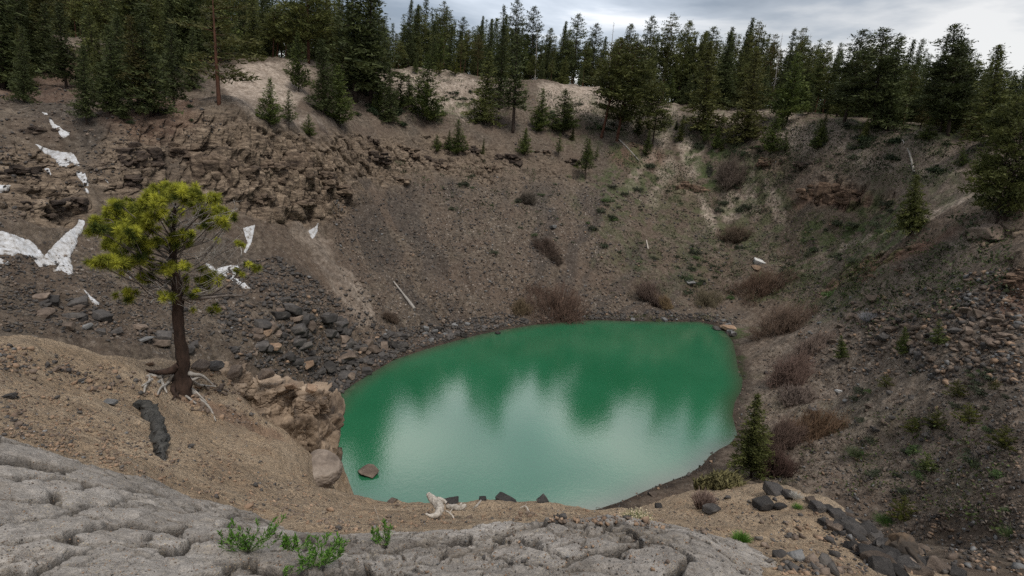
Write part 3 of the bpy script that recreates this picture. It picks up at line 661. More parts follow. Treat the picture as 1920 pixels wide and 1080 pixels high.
# ------------------------------------------------------------------ conifers
def conifer(kind, h, seed, cb=.12, R=.16, nb=130, dens=1.0):
    """returns trunk (V,F), crown (V,F), tone; base at the origin"""
    g = np.random.default_rng(seed); lean = g.normal(size=2) * .012 * h
    zs = np.linspace(-.03, 1, 14); P = np.stack([lean[0] * np.sin(zs * 2.2), lean[1] * np.sin(zs * 2), zs * h], 1)
    tr = tube(P, h * (.0135 if kind != 'young' else .011) * (1 - zs * .93) ** .9, 7, .15, seed); parts = [tr]
    C, S, O, T = [], [], [], []
    k = 0
    for i in range(nb):
        t = ((i + g.uniform(-.4, .4)) / nb); t = min(max(t, 0), .995)
        if kind == 'fir': prof = (1 - t) ** .75 * (.8 + .2 * sin(t * 40 + seed)); drp = -.30; up = .05
        elif kind == 'pine': prof = (1 - t ** 2.2) ** .6 * (.55 + .45 * min(1, t * 4 + .3)); drp = -.05; up = .22
        elif kind == 'spire': prof = (1 - t) ** .5 * .55 + .12; drp = -.35; up = -.05
        else: prof = (1 - t) ** .8; drp = .0; up = .3
        z = h * (cb + (1 - cb) * t)
        L = h * R * prof * g.uniform(.7, 1.25) * min(1, (1 - t) * (7 if kind != 'pine' else 9) + .08)
        if kind == 'pine' and g.random() < .22: continue
        if kind == 'spire' and g.random() < .25: L *= .4
        a = i * 2.39996 + g.normal() * .5; d = np.array([cos(a), sin(a)])
        base = np.array([np.interp(z, P[:, 2], P[:, 0]), np.interp(z, P[:, 2], P[:, 1]), z])
        nc = max(2, int(L / (.030 * h) * (1.2 if kind != 'pine' else 1.1)))
        f0 = .15 if kind != 'pine' else .35
        tip = None
        tb = g.uniform(0, 1)
        for q in np.linspace(f0, 1, nc):
            p = base + np.array([d[0] * L * q, d[1] * L * q, (up * q + drp * q * q) * L])
            r = h * (.016 + .010 * (1 - q)) * (1.5 if kind == 'pine' else 1.15) * (1.15 - .5 * t)
            m = int((12 if kind == 'pine' else 10) * dens)
            off = g.normal(size=(m, 3)) * np.array([1, 1, .45 if kind != 'young' else .8]) * r
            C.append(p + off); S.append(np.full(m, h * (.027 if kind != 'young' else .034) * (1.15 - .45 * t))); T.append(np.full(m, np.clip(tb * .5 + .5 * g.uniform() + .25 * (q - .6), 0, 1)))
            O.append(np.tile([d[0] * .8, d[1] * .8, .35], (m, 1)))
        tip = base + np.array([d[0] * L * .9, d[1] * L * .9, (up * .9 + drp * .81) * L])
        if i % 2 == 0 or kind == 'pine':
            parts.append(tube([base, (base + tip) / 2 + [0, 0, .02 * L], tip], [h * .0028, h * .002, h * .0008], 3))
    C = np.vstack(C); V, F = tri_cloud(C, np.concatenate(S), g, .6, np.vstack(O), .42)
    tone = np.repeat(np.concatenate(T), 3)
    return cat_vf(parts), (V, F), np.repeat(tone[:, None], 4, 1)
def snag(h, seed):
    g = np.random.default_rng(seed); zs = np.linspace(-.03, 1, 14); parts = [tube(np.stack([zs * .02 * h, zs * 0, zs * h], 1), h * .012 * (1 - zs * .9), 6)]
    for i in range(46):
        z = h * g.uniform(.25, .97); a = g.uniform(0, 6.28); L = h * .07 * g.uniform(.3, 1) * (1.3 - z / h)
        parts.append(tube([[.02 * z, 0, z], [.02 * z + cos(a) * L * .6, sin(a) * L * .6, z + .1 * L], [.02 * z + cos(a) * L, sin(a) * L, z - .15 * L]], [h * .002, h * .0015, h * .0006], 3))
    return cat_vf(parts)
PROTO = {}
def mk_proto(key, kind, seed, crown_mat, bark_mat, name, **k):
    tr, cr_, tone = conifer(kind, 20.0, seed, **k)
    root = bpy.data.objects.new(name, None); 
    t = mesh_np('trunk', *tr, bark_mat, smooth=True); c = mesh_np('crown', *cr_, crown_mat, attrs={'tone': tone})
    t.parent = root; c.parent = root
    PROTO[key] = (root, [t, c], [False])
mk_proto('fa', 'fir', 101, M['fir'], M['bark'], 'fir_tree', cb=.08, R=.19, nb=130)
mk_proto('fb', 'fir', 102, M['fir'], M['bark'], 'fir_tree', cb=.14, R=.19, nb=120)
mk_proto('pr', 'pine', 118, M['pine'], M['bark'], 'pine_tree', cb=.10, R=.30, nb=120)
mk_proto('pq', 'pine', 119, M['pine'], M['bark'], 'pine_tree', cb=.14, R=.26, nb=110)
mk_proto('ps', 'fir', 120, M['pine'], M['bark'], 'pine_tree', cb=.14, R=.27, nb=150, dens=1.3)
mk_proto('fd', 'fir', 104, M['pine'], M['bark'], 'fir_tree', cb=.22, R=.20, nb=90, dens=.9)
mk_proto('pe', 'pine', 117, M['pine'], M['redbark'], 'pine_tree', cb=.45, R=.17, nb=60)
mk_proto('fc', 'fir', 103, M['pine'], M['bark'], 'fir_tree', cb=.05, R=.21, nb=130)
mk_proto('pa', 'pine', 111, M['pine'], M['bark'], 'pine_tree', cb=.28, R=.20, nb=110)
mk_proto('pb', 'pine', 112, M['pine'], M['redbark'], 'pine_tree', cb=.40, R=.21, nb=90)
mk_proto('pc', 'pine', 113, M['fir'], M['bark'], 'pine_tree', cb=.18, R=.19, nb=120)
mk_proto('pd', 'pine', 114, M['pine'], M['redbark'], 'pine_tree', cb=.22, R=.25, nb=130)
mk_proto('po', 'pine', 116, M['pine'], M['redbark'], 'pine_tree', cb=.2, R=.26, nb=46)
mk_proto('sa', 'spire', 121, M['fir'], M['bark'], 'fir_tree', cb=.15, R=.18, nb=100)
mk_proto('sb', 'spire', 122, M['fir'], M['bark'], 'fir_tree', cb=.3, R=.16, nb=80, dens=.9)
mk_proto('ya', 'young', 131, M['young'], M['bark'], 'young_pine', cb=.1, R=.26, nb=70)
mk_proto('yb', 'young', 132, M['young'], M['bark'], 'young_pine', cb=.05, R=.33, nb=60)
mk_proto('yc', 'young', 133, M['olive'], M['bark'], 'young_pine', cb=.04, R=.5, nb=44)
mk_proto('yd', 'young', 134, M['young'], M['bark'], 'young_pine', cb=.25, R=.2, nb=46, dens=.7)
_s = snag(20, 141); _r = bpy.data.objects.new('dead_tree', None); _t = mesh_np('trunk', *_s, M['grey'], smooth=True); _t.parent = _r; PROTO['dead'] = (_r, [_t], [False])
def put_tree(key, loc, h, label, cat, group, wide=1.0, tilt=(0, 0), rz=None):
    root, kids, used = PROTO[key]
    if used[0]:
        r = root.copy(); ks = [k_.copy() for k_ in kids]
        for k_ in ks: k_.parent = r; col.objects.link(k_)
    else: r = root; used[0] = True
    col.objects.link(r)
    s = h / 20.0; r.location = loc; r.scale = (s * wide, s * wide, s)
    r.rotation_euler = (tilt[0], tilt[1], rz if rz is not None else random.uniform(0, 6.28))
    for a in ('label', 'category', 'group'):
        if a in r: del r[a]
    tag(r, label, cat, group); return r
def tree_px(key, bx, by, tx, ty, label, cat='pine tree', group='conifers on the crater slope', wide=1.0, lean=True):
    p, n = hit(bx, by)
    if p is None: return
    r = math.hypot(p.x, p.y); r0 = W(tx, ty); h = CZ + r * r0[1] - p.z
    # lean sideways by what remains between the base's and the top's azimuth
    la = (r0[0] - math.atan2(p.x, p.y)) * r
    azp = math.atan2(p.x, p.y); q = put_tree(key, p - Vector((0, 0, .02 * h)), h * 1.08, label, cat, group, wide * (1.22 if key[0] in 'yf' else 1.1))
    if lean:
        ang = max(-.16, min(.16, math.atan2(la, h)))
        q.rotation_mode = 'QUATERNION'
        ax = Vector((sin(azp), cos(azp), 0)); from mathutils import Quaternion
        q.rotation_quaternion = Quaternion(ax, ang) @ Quaternion((0, 0, 1), random.uniform(0, 6.28))
    return p, h
def rp(poly):
    xs = [q[0] for q in poly]; ys = [q[1] for q in poly]
    while True:
        x, y = random.uniform(min(xs), max(xs)), random.uniform(min(ys), max(ys))
        if inpoly(np.array([x]), np.array([y]), poly)[0]: return x, y
SL = 'conifers growing on the crater wall'
NAMED = [
 ('fa',5,165,-2,-60,'big dark fir cut by the picture edge above the snow',1.1),('fa',80,95,76,-25,'dark fir just beyond the pale rim ledge, leftmost clear one',1),('fb',125,165,118,15,'dark fir standing on the slope above the long snow patches',1.1),
 ('fb',162,232,160,92,'thin dark fir above the upper snow patch, trunk bare at the foot',.9),('fa',207,210,196,55,'dark bushy fir on the shaded slope right of the snow',1.1),('fb',232,228,216,165,'small dark fir low on the shaded slope',1.2),
 ('fa',282,218,272,18,'tall dark fir at the top of the shaded left slope',1.15),('fa',330,120,322,-40,'dark fir behind the shaded slope, beside the red trunked pine',1.1),
 ('po',411,195,398,-45,'red trunked pine with sparse bare branches above the brown cliff',1.1),('pa',362,120,352,-60,'dark pine with red trunk behind the sparse pine',1),
 ('ya',507,238,506,152,'young green pine on the pale scree, larger of the pair above the cliff',1),('yd',542,243,541,172,'slim young pine on the pale scree right of the larger one',1),('yb',580,256,578,216,'small bushy seedling pine on the brink of the brown cliff',1),
 ('ya',560,172,556,68,'pale green young fir at the edge of the pale scarp',.8),('fa',606,212,602,80,'green fir clump between the pale scarp and the tall pines',1.1),('pd',579,118,574,-70,'tall spreading pine behind the pale scarp',1.1),
 ('ya',636,238,635,128,'bright green young pine at the brow right of the pale scarp',1),('fb',667,190,668,-70,'left of two tall straight dark trunked trees cut by the top edge',1.2),('fb',696,193,706,-45,'right of two tall straight dark trunked trees cut by the top edge',1.2),
 ('yd',688,167,690,88,'thin pole like young tree between the tall twin trees and the scarp',.7),('fa',730,232,727,123,'narrow dark fir on the brown brow',.9),('ya',750,207,751,143,'pale young pine beside the narrow dark fir',.9),
 ('fa',768,195,766,142,'short dark fir standing on the pale scarp',1.3),('ya',800,232,800,108,'grey green young pine in front of the long pale scarp',1),('fc',906,232,915,103,'bright green conical fir in front of the rim',1.2),
 ('sa',936,205,944,55,'tall dark tree directly behind the bright green conical fir',1),('sb',962,248,972,72,'tall thin half bare tree with dense dark skirt',1.3),('ya',858,292,860,228,'small dark pine alone on the rocky brow',1),
 ('yb',820,284,820,254,'tiny bushy pine low on the rocky brow',1),('ya',1012,245,1018,172,'young pine with dark trunk near the middle of the brow',1),('ya',1056,252,1062,172,'broad young pine right of the slimmer one on the brow',1.25),
 ('yd',1098,336,1102,263,'thin sparse young pine far down the gravel slope',1),('pb',1127,258,1162,82,'leaning pine with a long bare red trunk',1.1),('pd',1156,264,1196,88,'biggest leaning pine on the slope, thick red trunk and wide crown',1.15),
 ('pc',1235,174,1262,22,'tall broad pine on the rim behind the leaning pair',1.2),('pa',1223,275,1240,163,'mid sized pine on the slope right of the leaning pair',1.1),('pc',1274,193,1279,38,'tall pine on the rim with split red trunk below',1.1),
 ('fc',1318,248,1335,88,'broad green tree on the pale gully slope',1.15),('fa',1354,202,1370,68,'slim dark tree behind the broad green tree',1),('fc',1398,266,1417,104,'conical green tree standing in dark brush',1.15),
 ('ya',1443,291,1456,213,'young pine standing on the orange brown knoll',.9),('ya',1475,229,1496,108,'mid green open pine on the grassy rim',1.1),('ya',1527,207,1538,138,'small pine with bare trunk on the grassy rim',1),
 ('ya',1533,283,1541,226,'small young pine alone on the pale right slope',1),('pc',1583,228,1614,66,'tall leaning pine at the right end of the grassy rim',1.15),('pc',1640,238,1662,62,'wide dark pine left of the double trunk',1.4),
 ('fa',1663,245,1692,78,'dark pine with double trunk on the right rim',1.1),('pc',1778,254,1802,85,'dark pine with a long straight bare trunk on the right rim',1.2),('yb',1738,264,1746,222,'low bushy pine beneath the right rim trees',1),
 ('pc',1765,246,1784,56,'tallest broad dark pine of the right skyline',1.15),('fc',1862,262,1878,92,'dense dark tree near the right edge of the skyline',1.3),('pr',1870,416,1905,190,'big green pine on the right slope, front one of two',.72),
 ('pq',1886,411,1945,150,'big green pine cut by the picture edge, behind its twin',.75),('yb',1803,312,1806,276,'small brownish pine on the bare right slope',.8),('ps',1704,442,1717,334,'lone dark green pine in the grassy hollow on the right',1.1),
 ('ya',1577,676,1578,631,'small pine on the stony flat right of the brown thicket',.9),('ya',1693,667,1697,615,'small dark pine amid the tan boulders',.9),('yc',822,140,822,112,'small orange tinged pine on the rim behind the pale scarp',.8),('yc',852,142,853,108,'small yellow pine beside the orange tinged one on the rim',.8),('ya',780,138,779,112,'low green pine on the rim left of the orange tinged ones',1),
 ('yd',1757,657,1761,601,'small spindly pine amid the tan boulders',1.1),
 ('ps',1408,896,1419,748,'dark green pine at the lake shore in front of brown willows',1.0),
 ('yc',1795,746,1795,712,'round yellow green pine seedling, highest on the lower right slope',1),('yc',1865,731,1865,710,'tiny yellow green seedling near the right edge',1),('yc',1815,797,1817,756,'round dark olive pine seedling with leafy top',1),
 ('yc',1758,805,1757,768,'round olive seedling pine in the middle of three',1),('yc',1713,812,1713,782,'small dark olive seedling pine, lowest left of three',1),('yc',1884,842,1882,796,'brownish round seedling pine near the right edge',1),
 ('yd',1737,889,1727,848,'sparse twisted seedling pine on the lower right slope',1.8),('yc',1693,974,1691,928,'seedling pine with a dead stick beside it, bottom right slope',1),('yc',1662,727,1662,702,'dark round shrubby pine on the dark gravel',1.1),
]
for a in NAMED:
    k_, bx, by, tx, ty, lab, wd = a
    young = k_[0] == 'y'
    tree_px(k_, bx, by, tx, ty, lab, 'young pine' if young else ('fir tree' if k_[0] in 'fs' and 'pine' not in lab else 'pine tree'), 'young pines on the crater slope' if young else SL, wd)
# forest behind the rim
SKY = [(-300,-100),(0,-100),(330,-100),(500,-70),(560,-40),(640,-40),(700,-15),(722,30),(745,28),(765,-5),(800,-10),(835,0),(870,30),(900,26),(945,8),(960,30),(972,-5),(985,25),(1003,10),(1022,55),(1040,62),(1057,36),(1070,55),(1086,24),(1105,50),(1120,42),(1140,60),(1150,42),(1165,60),(1180,42),
 (1205,55),(1225,28),(1240,45),(1262,23),(1290,36),(1340,48),(1370,46),(1408,28),(1425,38),(1442,70),(1455,62),(1475,68),(1490,52),(1510,50),(1525,66),(1540,85),(1555,74),(1580,76),(1612,66),(1635,85),(1660,64),(1690,75),(1713,68),(1735,68),(1750,95),(1785,58),(1805,80),(1818,80),(1835,95),(1855,115),(1880,88),(1895,98),(1920,80),(2200,100)]
skx = [a for a, b in SKY]; sky_ = [b for a, b in SKY]
RIMPX = [(p[0], p[2]) for p in CP[:19]]
FOR_LAB = [(-400, 400, 'dark conifer in the dense forest above the snowy slope'), (400, 760, 'conifer in the tall forest behind the pale scarp'), (760, 1010, 'conifer in the forest behind the middle of the rim'), (1010, 1280, 'conifer in the forest behind the leaning pines'), (1280, 1600, 'conifer in the forest behind the grassy rim'), (1600, 2400, 'dark conifer in the forest above the right slope')]
def rim_d(px): return np.interp(px, [a for a, b in RIMPX], [b for a, b in RIMPX])
nfor = 0
rows = [(4, 27, .25, .75, 10), (16, 27, .45, .88, 10), (30, 25, .62, .92, 4), (46, 30, .7, .92, 2)]
for dd, stp, lo, hi, jit in rows:
    px = -180.0
    while px < 2080:
        px += stp * random.uniform(.6, 1.4)
        d = float(rim_d(px)) + dd + random.uniform(-3, jit)
        az_, _ = W(px, 130 + .06 * (px - 960)); x, y = d * sin(az_), d * cos(az_)
        p, n = drop(x, y)
        if p is None: continue
        top = np.interp(px + random.uniform(-5, 5), skx, sky_)
        _, et = W(px, top); hfull = CZ + et * d - p.z
        if hfull < 5: continue
        hh = hfull * (random.uniform(lo, hi) if random.random() > .12 else random.uniform(.3, .5) if dd < 20 else hi)
        hh = min(hh, 46)
        key = random.choice(['fa', 'fb', 'fb', 'fc', 'fc', 'fd', 'fd', 'pa', 'pb', 'pb', 'pc', 'pe', 'pe', 'yd', 'sa'] if dd < 30 else ['fb', 'sa', 'sb', 'pc', 'pa', 'fa', 'pe', 'fd'])
        lab = [l for a, b, l in FOR_LAB if a <= px < b][0]
        wd = random.uniform(.68, 1.05) * (26 / max(hh, 12)) ** .4
        put_tree(key, p - Vector((0, 0, .4)), hh, lab + (', on the rim edge' if dd < 10 else ', rows behind' if dd > 20 else ', second row'), 'conifer', 'conifers of the forest behind the rim', wd, (random.gauss(0, .015), random.gauss(0, .015)))
        nfor += 1
for bx, by_ in [(700,-15),(765,-5),(778,4),(800,-10),(835,0),(870,30),(900,26),(945,8),(972,-5),(1003,10),(1057,36),(1086,24),(1120,42),(1180,42),(1225,28),(1262,23),(1290,36),(1340,48),(1370,46),(1408,28),(1425,38),(1455,62),(1490,52),(1510,50),(1555,74),(1660,64),(1713,68),(1735,68),(1785,58),(1818,80),(1880,88),(1030,50),(1320,58),(1580,76),(1635,72)]:
    d = float(rim_d(bx)) + random.uniform(18, 40); az_, et = W(bx, by_); p, n = drop(d * sin(az_), d * cos(az_)); hh = CZ + et * d - p.z
    put_tree(random.choice(['sa', 'sb', 'pe', 'fb', 'pa', 'pc']), p - Vector((0, 0, .4)), min(hh, 50), [l for a, b, l in FOR_LAB if a <= bx < b][0] + ', crown standing above its neighbours', 'conifer', 'conifers of the forest behind the rim', random.uniform(.7, .9))
for i in range(30):
    bx, by_ = rp([(560,170),(900,200),(1260,225),(1640,240),(1600,300),(1200,320),(900,300),(640,240)]); p, n = hit(bx, by_)
    if p: put_tree(random.choice(['ya', 'yd', 'yb', 'fc', 'yd']), p - Vector((0, 0, .2)), random.uniform(3, 8.5), 'small conifer sapling scattered along the brow under the rim', 'young pine', 'saplings scattered under the rim', random.uniform(.85, 1.15))
LU = [(0,85),(420,110),(400,180),(300,215),(200,230),(120,215),(0,180)]
for i in range(34):
    bx, by_ = rp(LU); p, n = hit(bx, by_)
    if p: put_tree(random.choice(['fa', 'fb', 'fa', 'fd', 'fc']), p - Vector((0, 0, .4)), random.uniform(9, 20) * (1.25 if by_ < 150 else .8), 'dark fir crowding the shaded slope above the snow patches', 'fir tree', 'conifers growing on the crater wall', random.uniform(.9, 1.2))
print('forest', nfor)
for bx, tx, ty in ((1150, 1152, 38), (1008, 1010, 45), (1470, 1470, 62)):
    d = rim_d(bx) + 22; az_, et = W(tx, ty); p, _ = drop(d * sin(az_), d * cos(az_))
    put_tree('dead', p, CZ + et * d - p.z, {1150: 'dead grey snag rising above the forest, the clearest against the sky', 1008: 'bare grey snag in the middle of the forest skyline', 1470: 'bare snag between the right hand forest tops'}[bx], 'dead tree', 'dead snags in the forest')
# the far rest of the forest: one mass
lv, lf, lt = [], [], []; vo = 0
far_p = [conifer(k, 20, 200 + i, cb=.03, R=.2, nb=60, dens=.7) for i, k in enumerate(('fir', 'spire', 'fir'))]
for i in range(520):
    px = random.uniform(-260, 2180); dd = random.uniform(62, 130); d = float(rim_d(px)) + dd; az_, _ = W(px, 130 + .06 * (px - 960)); p, _ = drop(d * sin(az_), d * cos(az_))
    if p is None: continue
    _, et = W(px, np.interp(px, skx, sky_)); hf = min(48, (CZ + et * d - p.z)) * random.uniform(.72, .92)
    if hf < 6: continue
    (tv, tf), (cv, cf), tn = far_p[i % 3]; s = hf / 20; a = random.uniform(0, 6.28)
    for v_, f_, t_ in ((tv, tf, np.zeros((len(tv), 4))), (cv, cf, tn)):
        lv.append(rotz(v_, a) * [s * .9, s * .9, s] + np.array(p[:])); lf.append(f_ + vo); lt.append(t_); vo += len(v_)
tag(mesh_np('distant_forest', np.vstack(lv), np.vstack(lf), M['fir'], attrs={'tone': np.vstack(lt)}), 'mass of dark conifers deep in the forest behind the rim trees', 'forest', kind='stuff')
# ------------------------------------------------------------------ twisted pine on the promontory
TB = hit(338, 735)[0]; TD = math.hypot(TB.x, TB.y); 
root = tag(bpy.data.objects.new('twisted_pine', None), 'small twisted pine with bright green rounded crown and exposed roots on the tan brink', 'pine tree'); col.objects.link(root); root.location = TB
azT = math.atan2(TB.x, TB.y); RT = Vector((cos(azT), -sin(azT), 0)); DP = Vector((sin(azT), cos(azT), 0))
def tp(px, py, dep=0.0):
    r = raydir(px, py); t = (TD + dep) / (r.x * sin(azT) + r.y * cos(azT)); return np.array((Vector((0, 0, CZ)) + r * t - TB)[:])
g = np.random.default_rng(55)
tk = [(338,745),(340,722),(342,703),(343,680),(340,655),(337,630),(335,605),(333,575),(333,548),(329,515),(324,483),(324,445),(326,420),(327,400),(330,380)]
tw = [.27,.26,.22,.205,.185,.17,.16,.155,.17,.12,.095,.075,.06,.045,.02]
TP_ = smooth_curve([tp(*q) for q in tk], 60); KS = pxm(TB); tw = [.74 * q * KS for q in (24,21,16.5,14.5,13,12,11.5,11.5,12.5,9.5,7.5,6,4.5,3.5,1.5)]; tr_ = np.interp(np.linspace(0, 1, 60), np.linspace(0, 1, 15), tw); KN = KS / .0145; print('KS', KS, TB)
v, f = tube(TP_, tr_, 20, .28, 4)
v = v + (fbm(v[:, 0] * 9, v[:, 1] * 9, v[:, 2] * 5, 3, 5)[:, None] * .018)
mesh_np('trunk', v, f, mk_bark('pine_bark', (.014, .009, .007), (.060, .036, .026), 9, .35), root, True)
CP0 = lambda x, y: (140 + x / 2.455, 320 + y / 2.455)
MASS = [(560,150,34),(600,260,26),(450,230,24),(640,160,24),(300,240,45),(200,160,30),(120,230,30),(570,200,24),(380,200,36),(210,375,30),(350,420,28),(600,450,22),(420,100,60),(380,90,35),(520,110,60),(470,80,40),(350,150,60),(300,170,40),(262,138,20),(475,190,24),(220,200,60),(150,230,50),(110,270,35),(270,230,60),(330,260,45),(250,290,50),(180,340,45),(270,335,45),(330,330,40),(400,330,40),(450,340,30),(490,315,50),(530,300,22),
 (110,425,35),(165,430,45),(215,420,50),(265,410,40),(300,380,35),(330,480,40),(390,450,35),(430,450,32),(490,445,28),(345,500,28),(518,500,22),(450,500,22),(245,568,38),(425,582,34),(215,475,14),(200,265,50),(160,190,30),(560,100,25),
 (610,130,32),(650,125,22),(600,190,42),(650,180,28),(700,200,38),(730,215,20),(680,240,32),(620,245,38),(700,265,20),(655,320,9),(770,335,22),(790,430,20),(832,443,24),(762,465,22),(640,490,38),(600,530,32),(665,515,20),(540,560,28),(650,637,28),(548,640,13),(525,545,18),(590,505,25)]
brv = []; need = []; ntone = []
for i, (x, y, r_) in enumerate(MASS):
    dep = g.uniform(-.9, .9) * (1.0 if y < 480 else .5); px, py = CP0(x, y); c = tp(px, py, dep); R = r_ / 2.455 * pxm(TB) * 1.1
    # branch from trunk
    ysrc = min(py + 40 + abs(px - 328) * .25, 560) if y < 520 else py + 6
    zt = tp(327, max(ysrc, 392))[2] - g.uniform(0, .12); s0 = np.array([np.interp(zt, TP_[:, 2], TP_[:, 0]), np.interp(zt, TP_[:, 2], TP_[:, 1]), zt])
    mid = (s0 + c) / 2 + g.normal(size=3) * .10 + np.array([0, 0, -.10])
    L_ = np.linalg.norm(c - s0); P_ = smooth_curve([s0, s0 * .65 + mid * .35 + [0, 0, .03], mid, c * .8 + mid * .2 + g.normal(size=3) * .05, c + [0, 0, .03]], 16)
    brv.append(tube(P_, KN * np.linspace(.014 + .010 * L_, .005, 16), 6, .2, i))
    npom = max(1, int((r_ / 11.5) ** 1.95))
    for j in range(npom):
        q = g.normal(size=3); q /= np.linalg.norm(q); q *= R * g.random() ** .4 * np.array([1, 1, .6]); cc = c + q * (1 if npom > 1 else 0)
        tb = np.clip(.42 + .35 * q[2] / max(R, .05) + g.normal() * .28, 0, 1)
        if npom > 1 and j % 2 == 0: brv.append(tube(smooth_curve([P_[11], (P_[11] + cc) / 2 + g.normal(size=3) * .03, cc], 5), [.007, .006, .005, .004, .003], 4))
        m_ = 125; dr = g.normal(size=(m_, 3)); dr[:, 2] += .45; dr /= np.linalg.norm(dr, axis=1)[:, None]; ln = KN * g.uniform(.10, .17, m_)[:, None] * (.8 if R < .15 else 1)
        sd_ = np.cross(dr, g.normal(size=(m_, 3))); sd_ /= np.linalg.norm(sd_, axis=1)[:, None]; w_ = .0075 * KN
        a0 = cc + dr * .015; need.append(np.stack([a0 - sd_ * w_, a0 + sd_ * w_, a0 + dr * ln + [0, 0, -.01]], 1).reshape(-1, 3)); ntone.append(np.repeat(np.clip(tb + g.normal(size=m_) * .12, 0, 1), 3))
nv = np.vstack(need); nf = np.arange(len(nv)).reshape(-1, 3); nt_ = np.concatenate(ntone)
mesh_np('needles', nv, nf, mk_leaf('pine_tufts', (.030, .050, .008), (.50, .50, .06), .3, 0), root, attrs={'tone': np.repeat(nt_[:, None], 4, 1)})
v, f = cat_vf(brv); br = mesh_np('branches', v, f, mk_bark('branch_bark', (.05, .04, .033), (.20, .17, .15), 9, 1), root, True)
# bare grey twigs
tw_ = []
for i in range(60):
    left = i > 46; x1 = g.uniform(540, 770) if not left else g.uniform(330, 470); y1 = g.uniform(230, 620) if i % 4 else g.uniform(160, 260)
    px, py = CP0(x1, y1); dep = g.uniform(-1, 1); e_ = tp(px, py, dep); zt = tp(327, min(py + 35, 565))[2] + g.uniform(-.15, .15)
    s0 = np.array([np.interp(zt, TP_[:, 2], TP_[:, 0]), np.interp(zt, TP_[:, 2], TP_[:, 1]), zt]); k_ = g.uniform(.1, .5); s0 = s0 * (1 - k_) + e_ * k_
    c_ = smooth_curve([s0, (s0 + e_) / 2 + g.normal(size=3) * .10 + [0, 0, -.08], e_ + [0, 0, .05], e_ + g.normal(size=3) * .12 + [0, 0, .10]], 12)
    tw_.append(tube(c_, np.linspace(.008, .0025, 12) * KN, 4))
    for q in range(2):
        a_ = c_[g.integers(5, 11)]; tw_.append(tube([a_, a_ + g.normal(size=3) * .10 + [0, 0, .05], a_ + g.normal(size=3) * .16 + [0, 0, .1]], [.005, .004, .002], 3))
for p_ in [[(470,175),(450,150),(425,140),(400,150)],[(455,200),(430,190),(405,175),(395,185)],[(440,270),(400,215),(390,190),(420,180)],[(480,628),(500,600),(525,590),(560,600)],[(350,610),(370,590),(410,590),(450,600)],[(760,350),(768,370),(765,395),(772,400)]]:
    c_ = smooth_curve([tp(*CP0(*q), g.uniform(-.3, .1)) for q in p_], 14); tw_.append(tube(c_, np.linspace(.016, .005, 14), 5, .2))
mesh_np('twigs', *cat_vf(tw_), M['grey'], root, True)
mesh_np('limb', *tube(smooth_curve([tp(*CP0(480, 590)), tp(*CP0(560, 588), -.2), tp(*CP0(640, 582), -.3), tp(*CP0(700, 575), -.3), tp(*CP0(790, 570), -.2), tp(*CP0(825, 520), -.2)], 24), np.linspace(.05, .008, 24), 6, .2), bpy.data.materials['branch_bark'], root, True)
for i, p_ in enumerate([[(480,900),(440,925),(390,940),(350,935),(330,925)],[(480,930),(460,980),(455,1030),(490,1060)],[(490,920),(540,940),(590,955),(640,995)],[(500,940),(560,985),(600,1000),(650,1000)],[(440,930),(400,960),(410,1000),(425,1030)],
      [(400,945),(360,960),(330,1000),(320,1030)],[(470,930),(520,990),(560,1030),(610,1075)],[(500,950),(540,965),(580,960),(620,975)],[(480,940),(490,990),(470,1040),(450,1060)],[(380,950),(340,945),(345,980),(310,1000)],[(520,990),(570,1050),(620,1100),(650,1160)],[(450,935),(430,980),(400,1010),(380,1040)],[(520,1000),(500,1030),(530,1060),(560,1080)]]):
    P3 = []
    for j, q in enumerate(p_):
        h_, n_ = hit(*CP0(*q)); r0 = np.array((h_ - TB)[:]) if h_ else tp(*CP0(*q))
        base = tp(*CP0(*q)); k_ = j / (len(p_) - 1)
        if np.linalg.norm(r0 - base) > 1.6: r0 = base
        P3.append(base * (1 - k_) + (r0 + np.array([0, 0, .04])) * k_ if j < 2 else r0 + np.array([0, 0, .09 - .05 * k_]))
    mesh_np('root', *tube(smooth_curve(P3, 22), np.linspace([.10, .085, .07, .06, .05][i % 5] if i < 5 else .045, .014, 22), 8, .3, i), M['grey'] if i not in (0, 1, 8) else bpy.data.materials['pine_bark'], root, True)
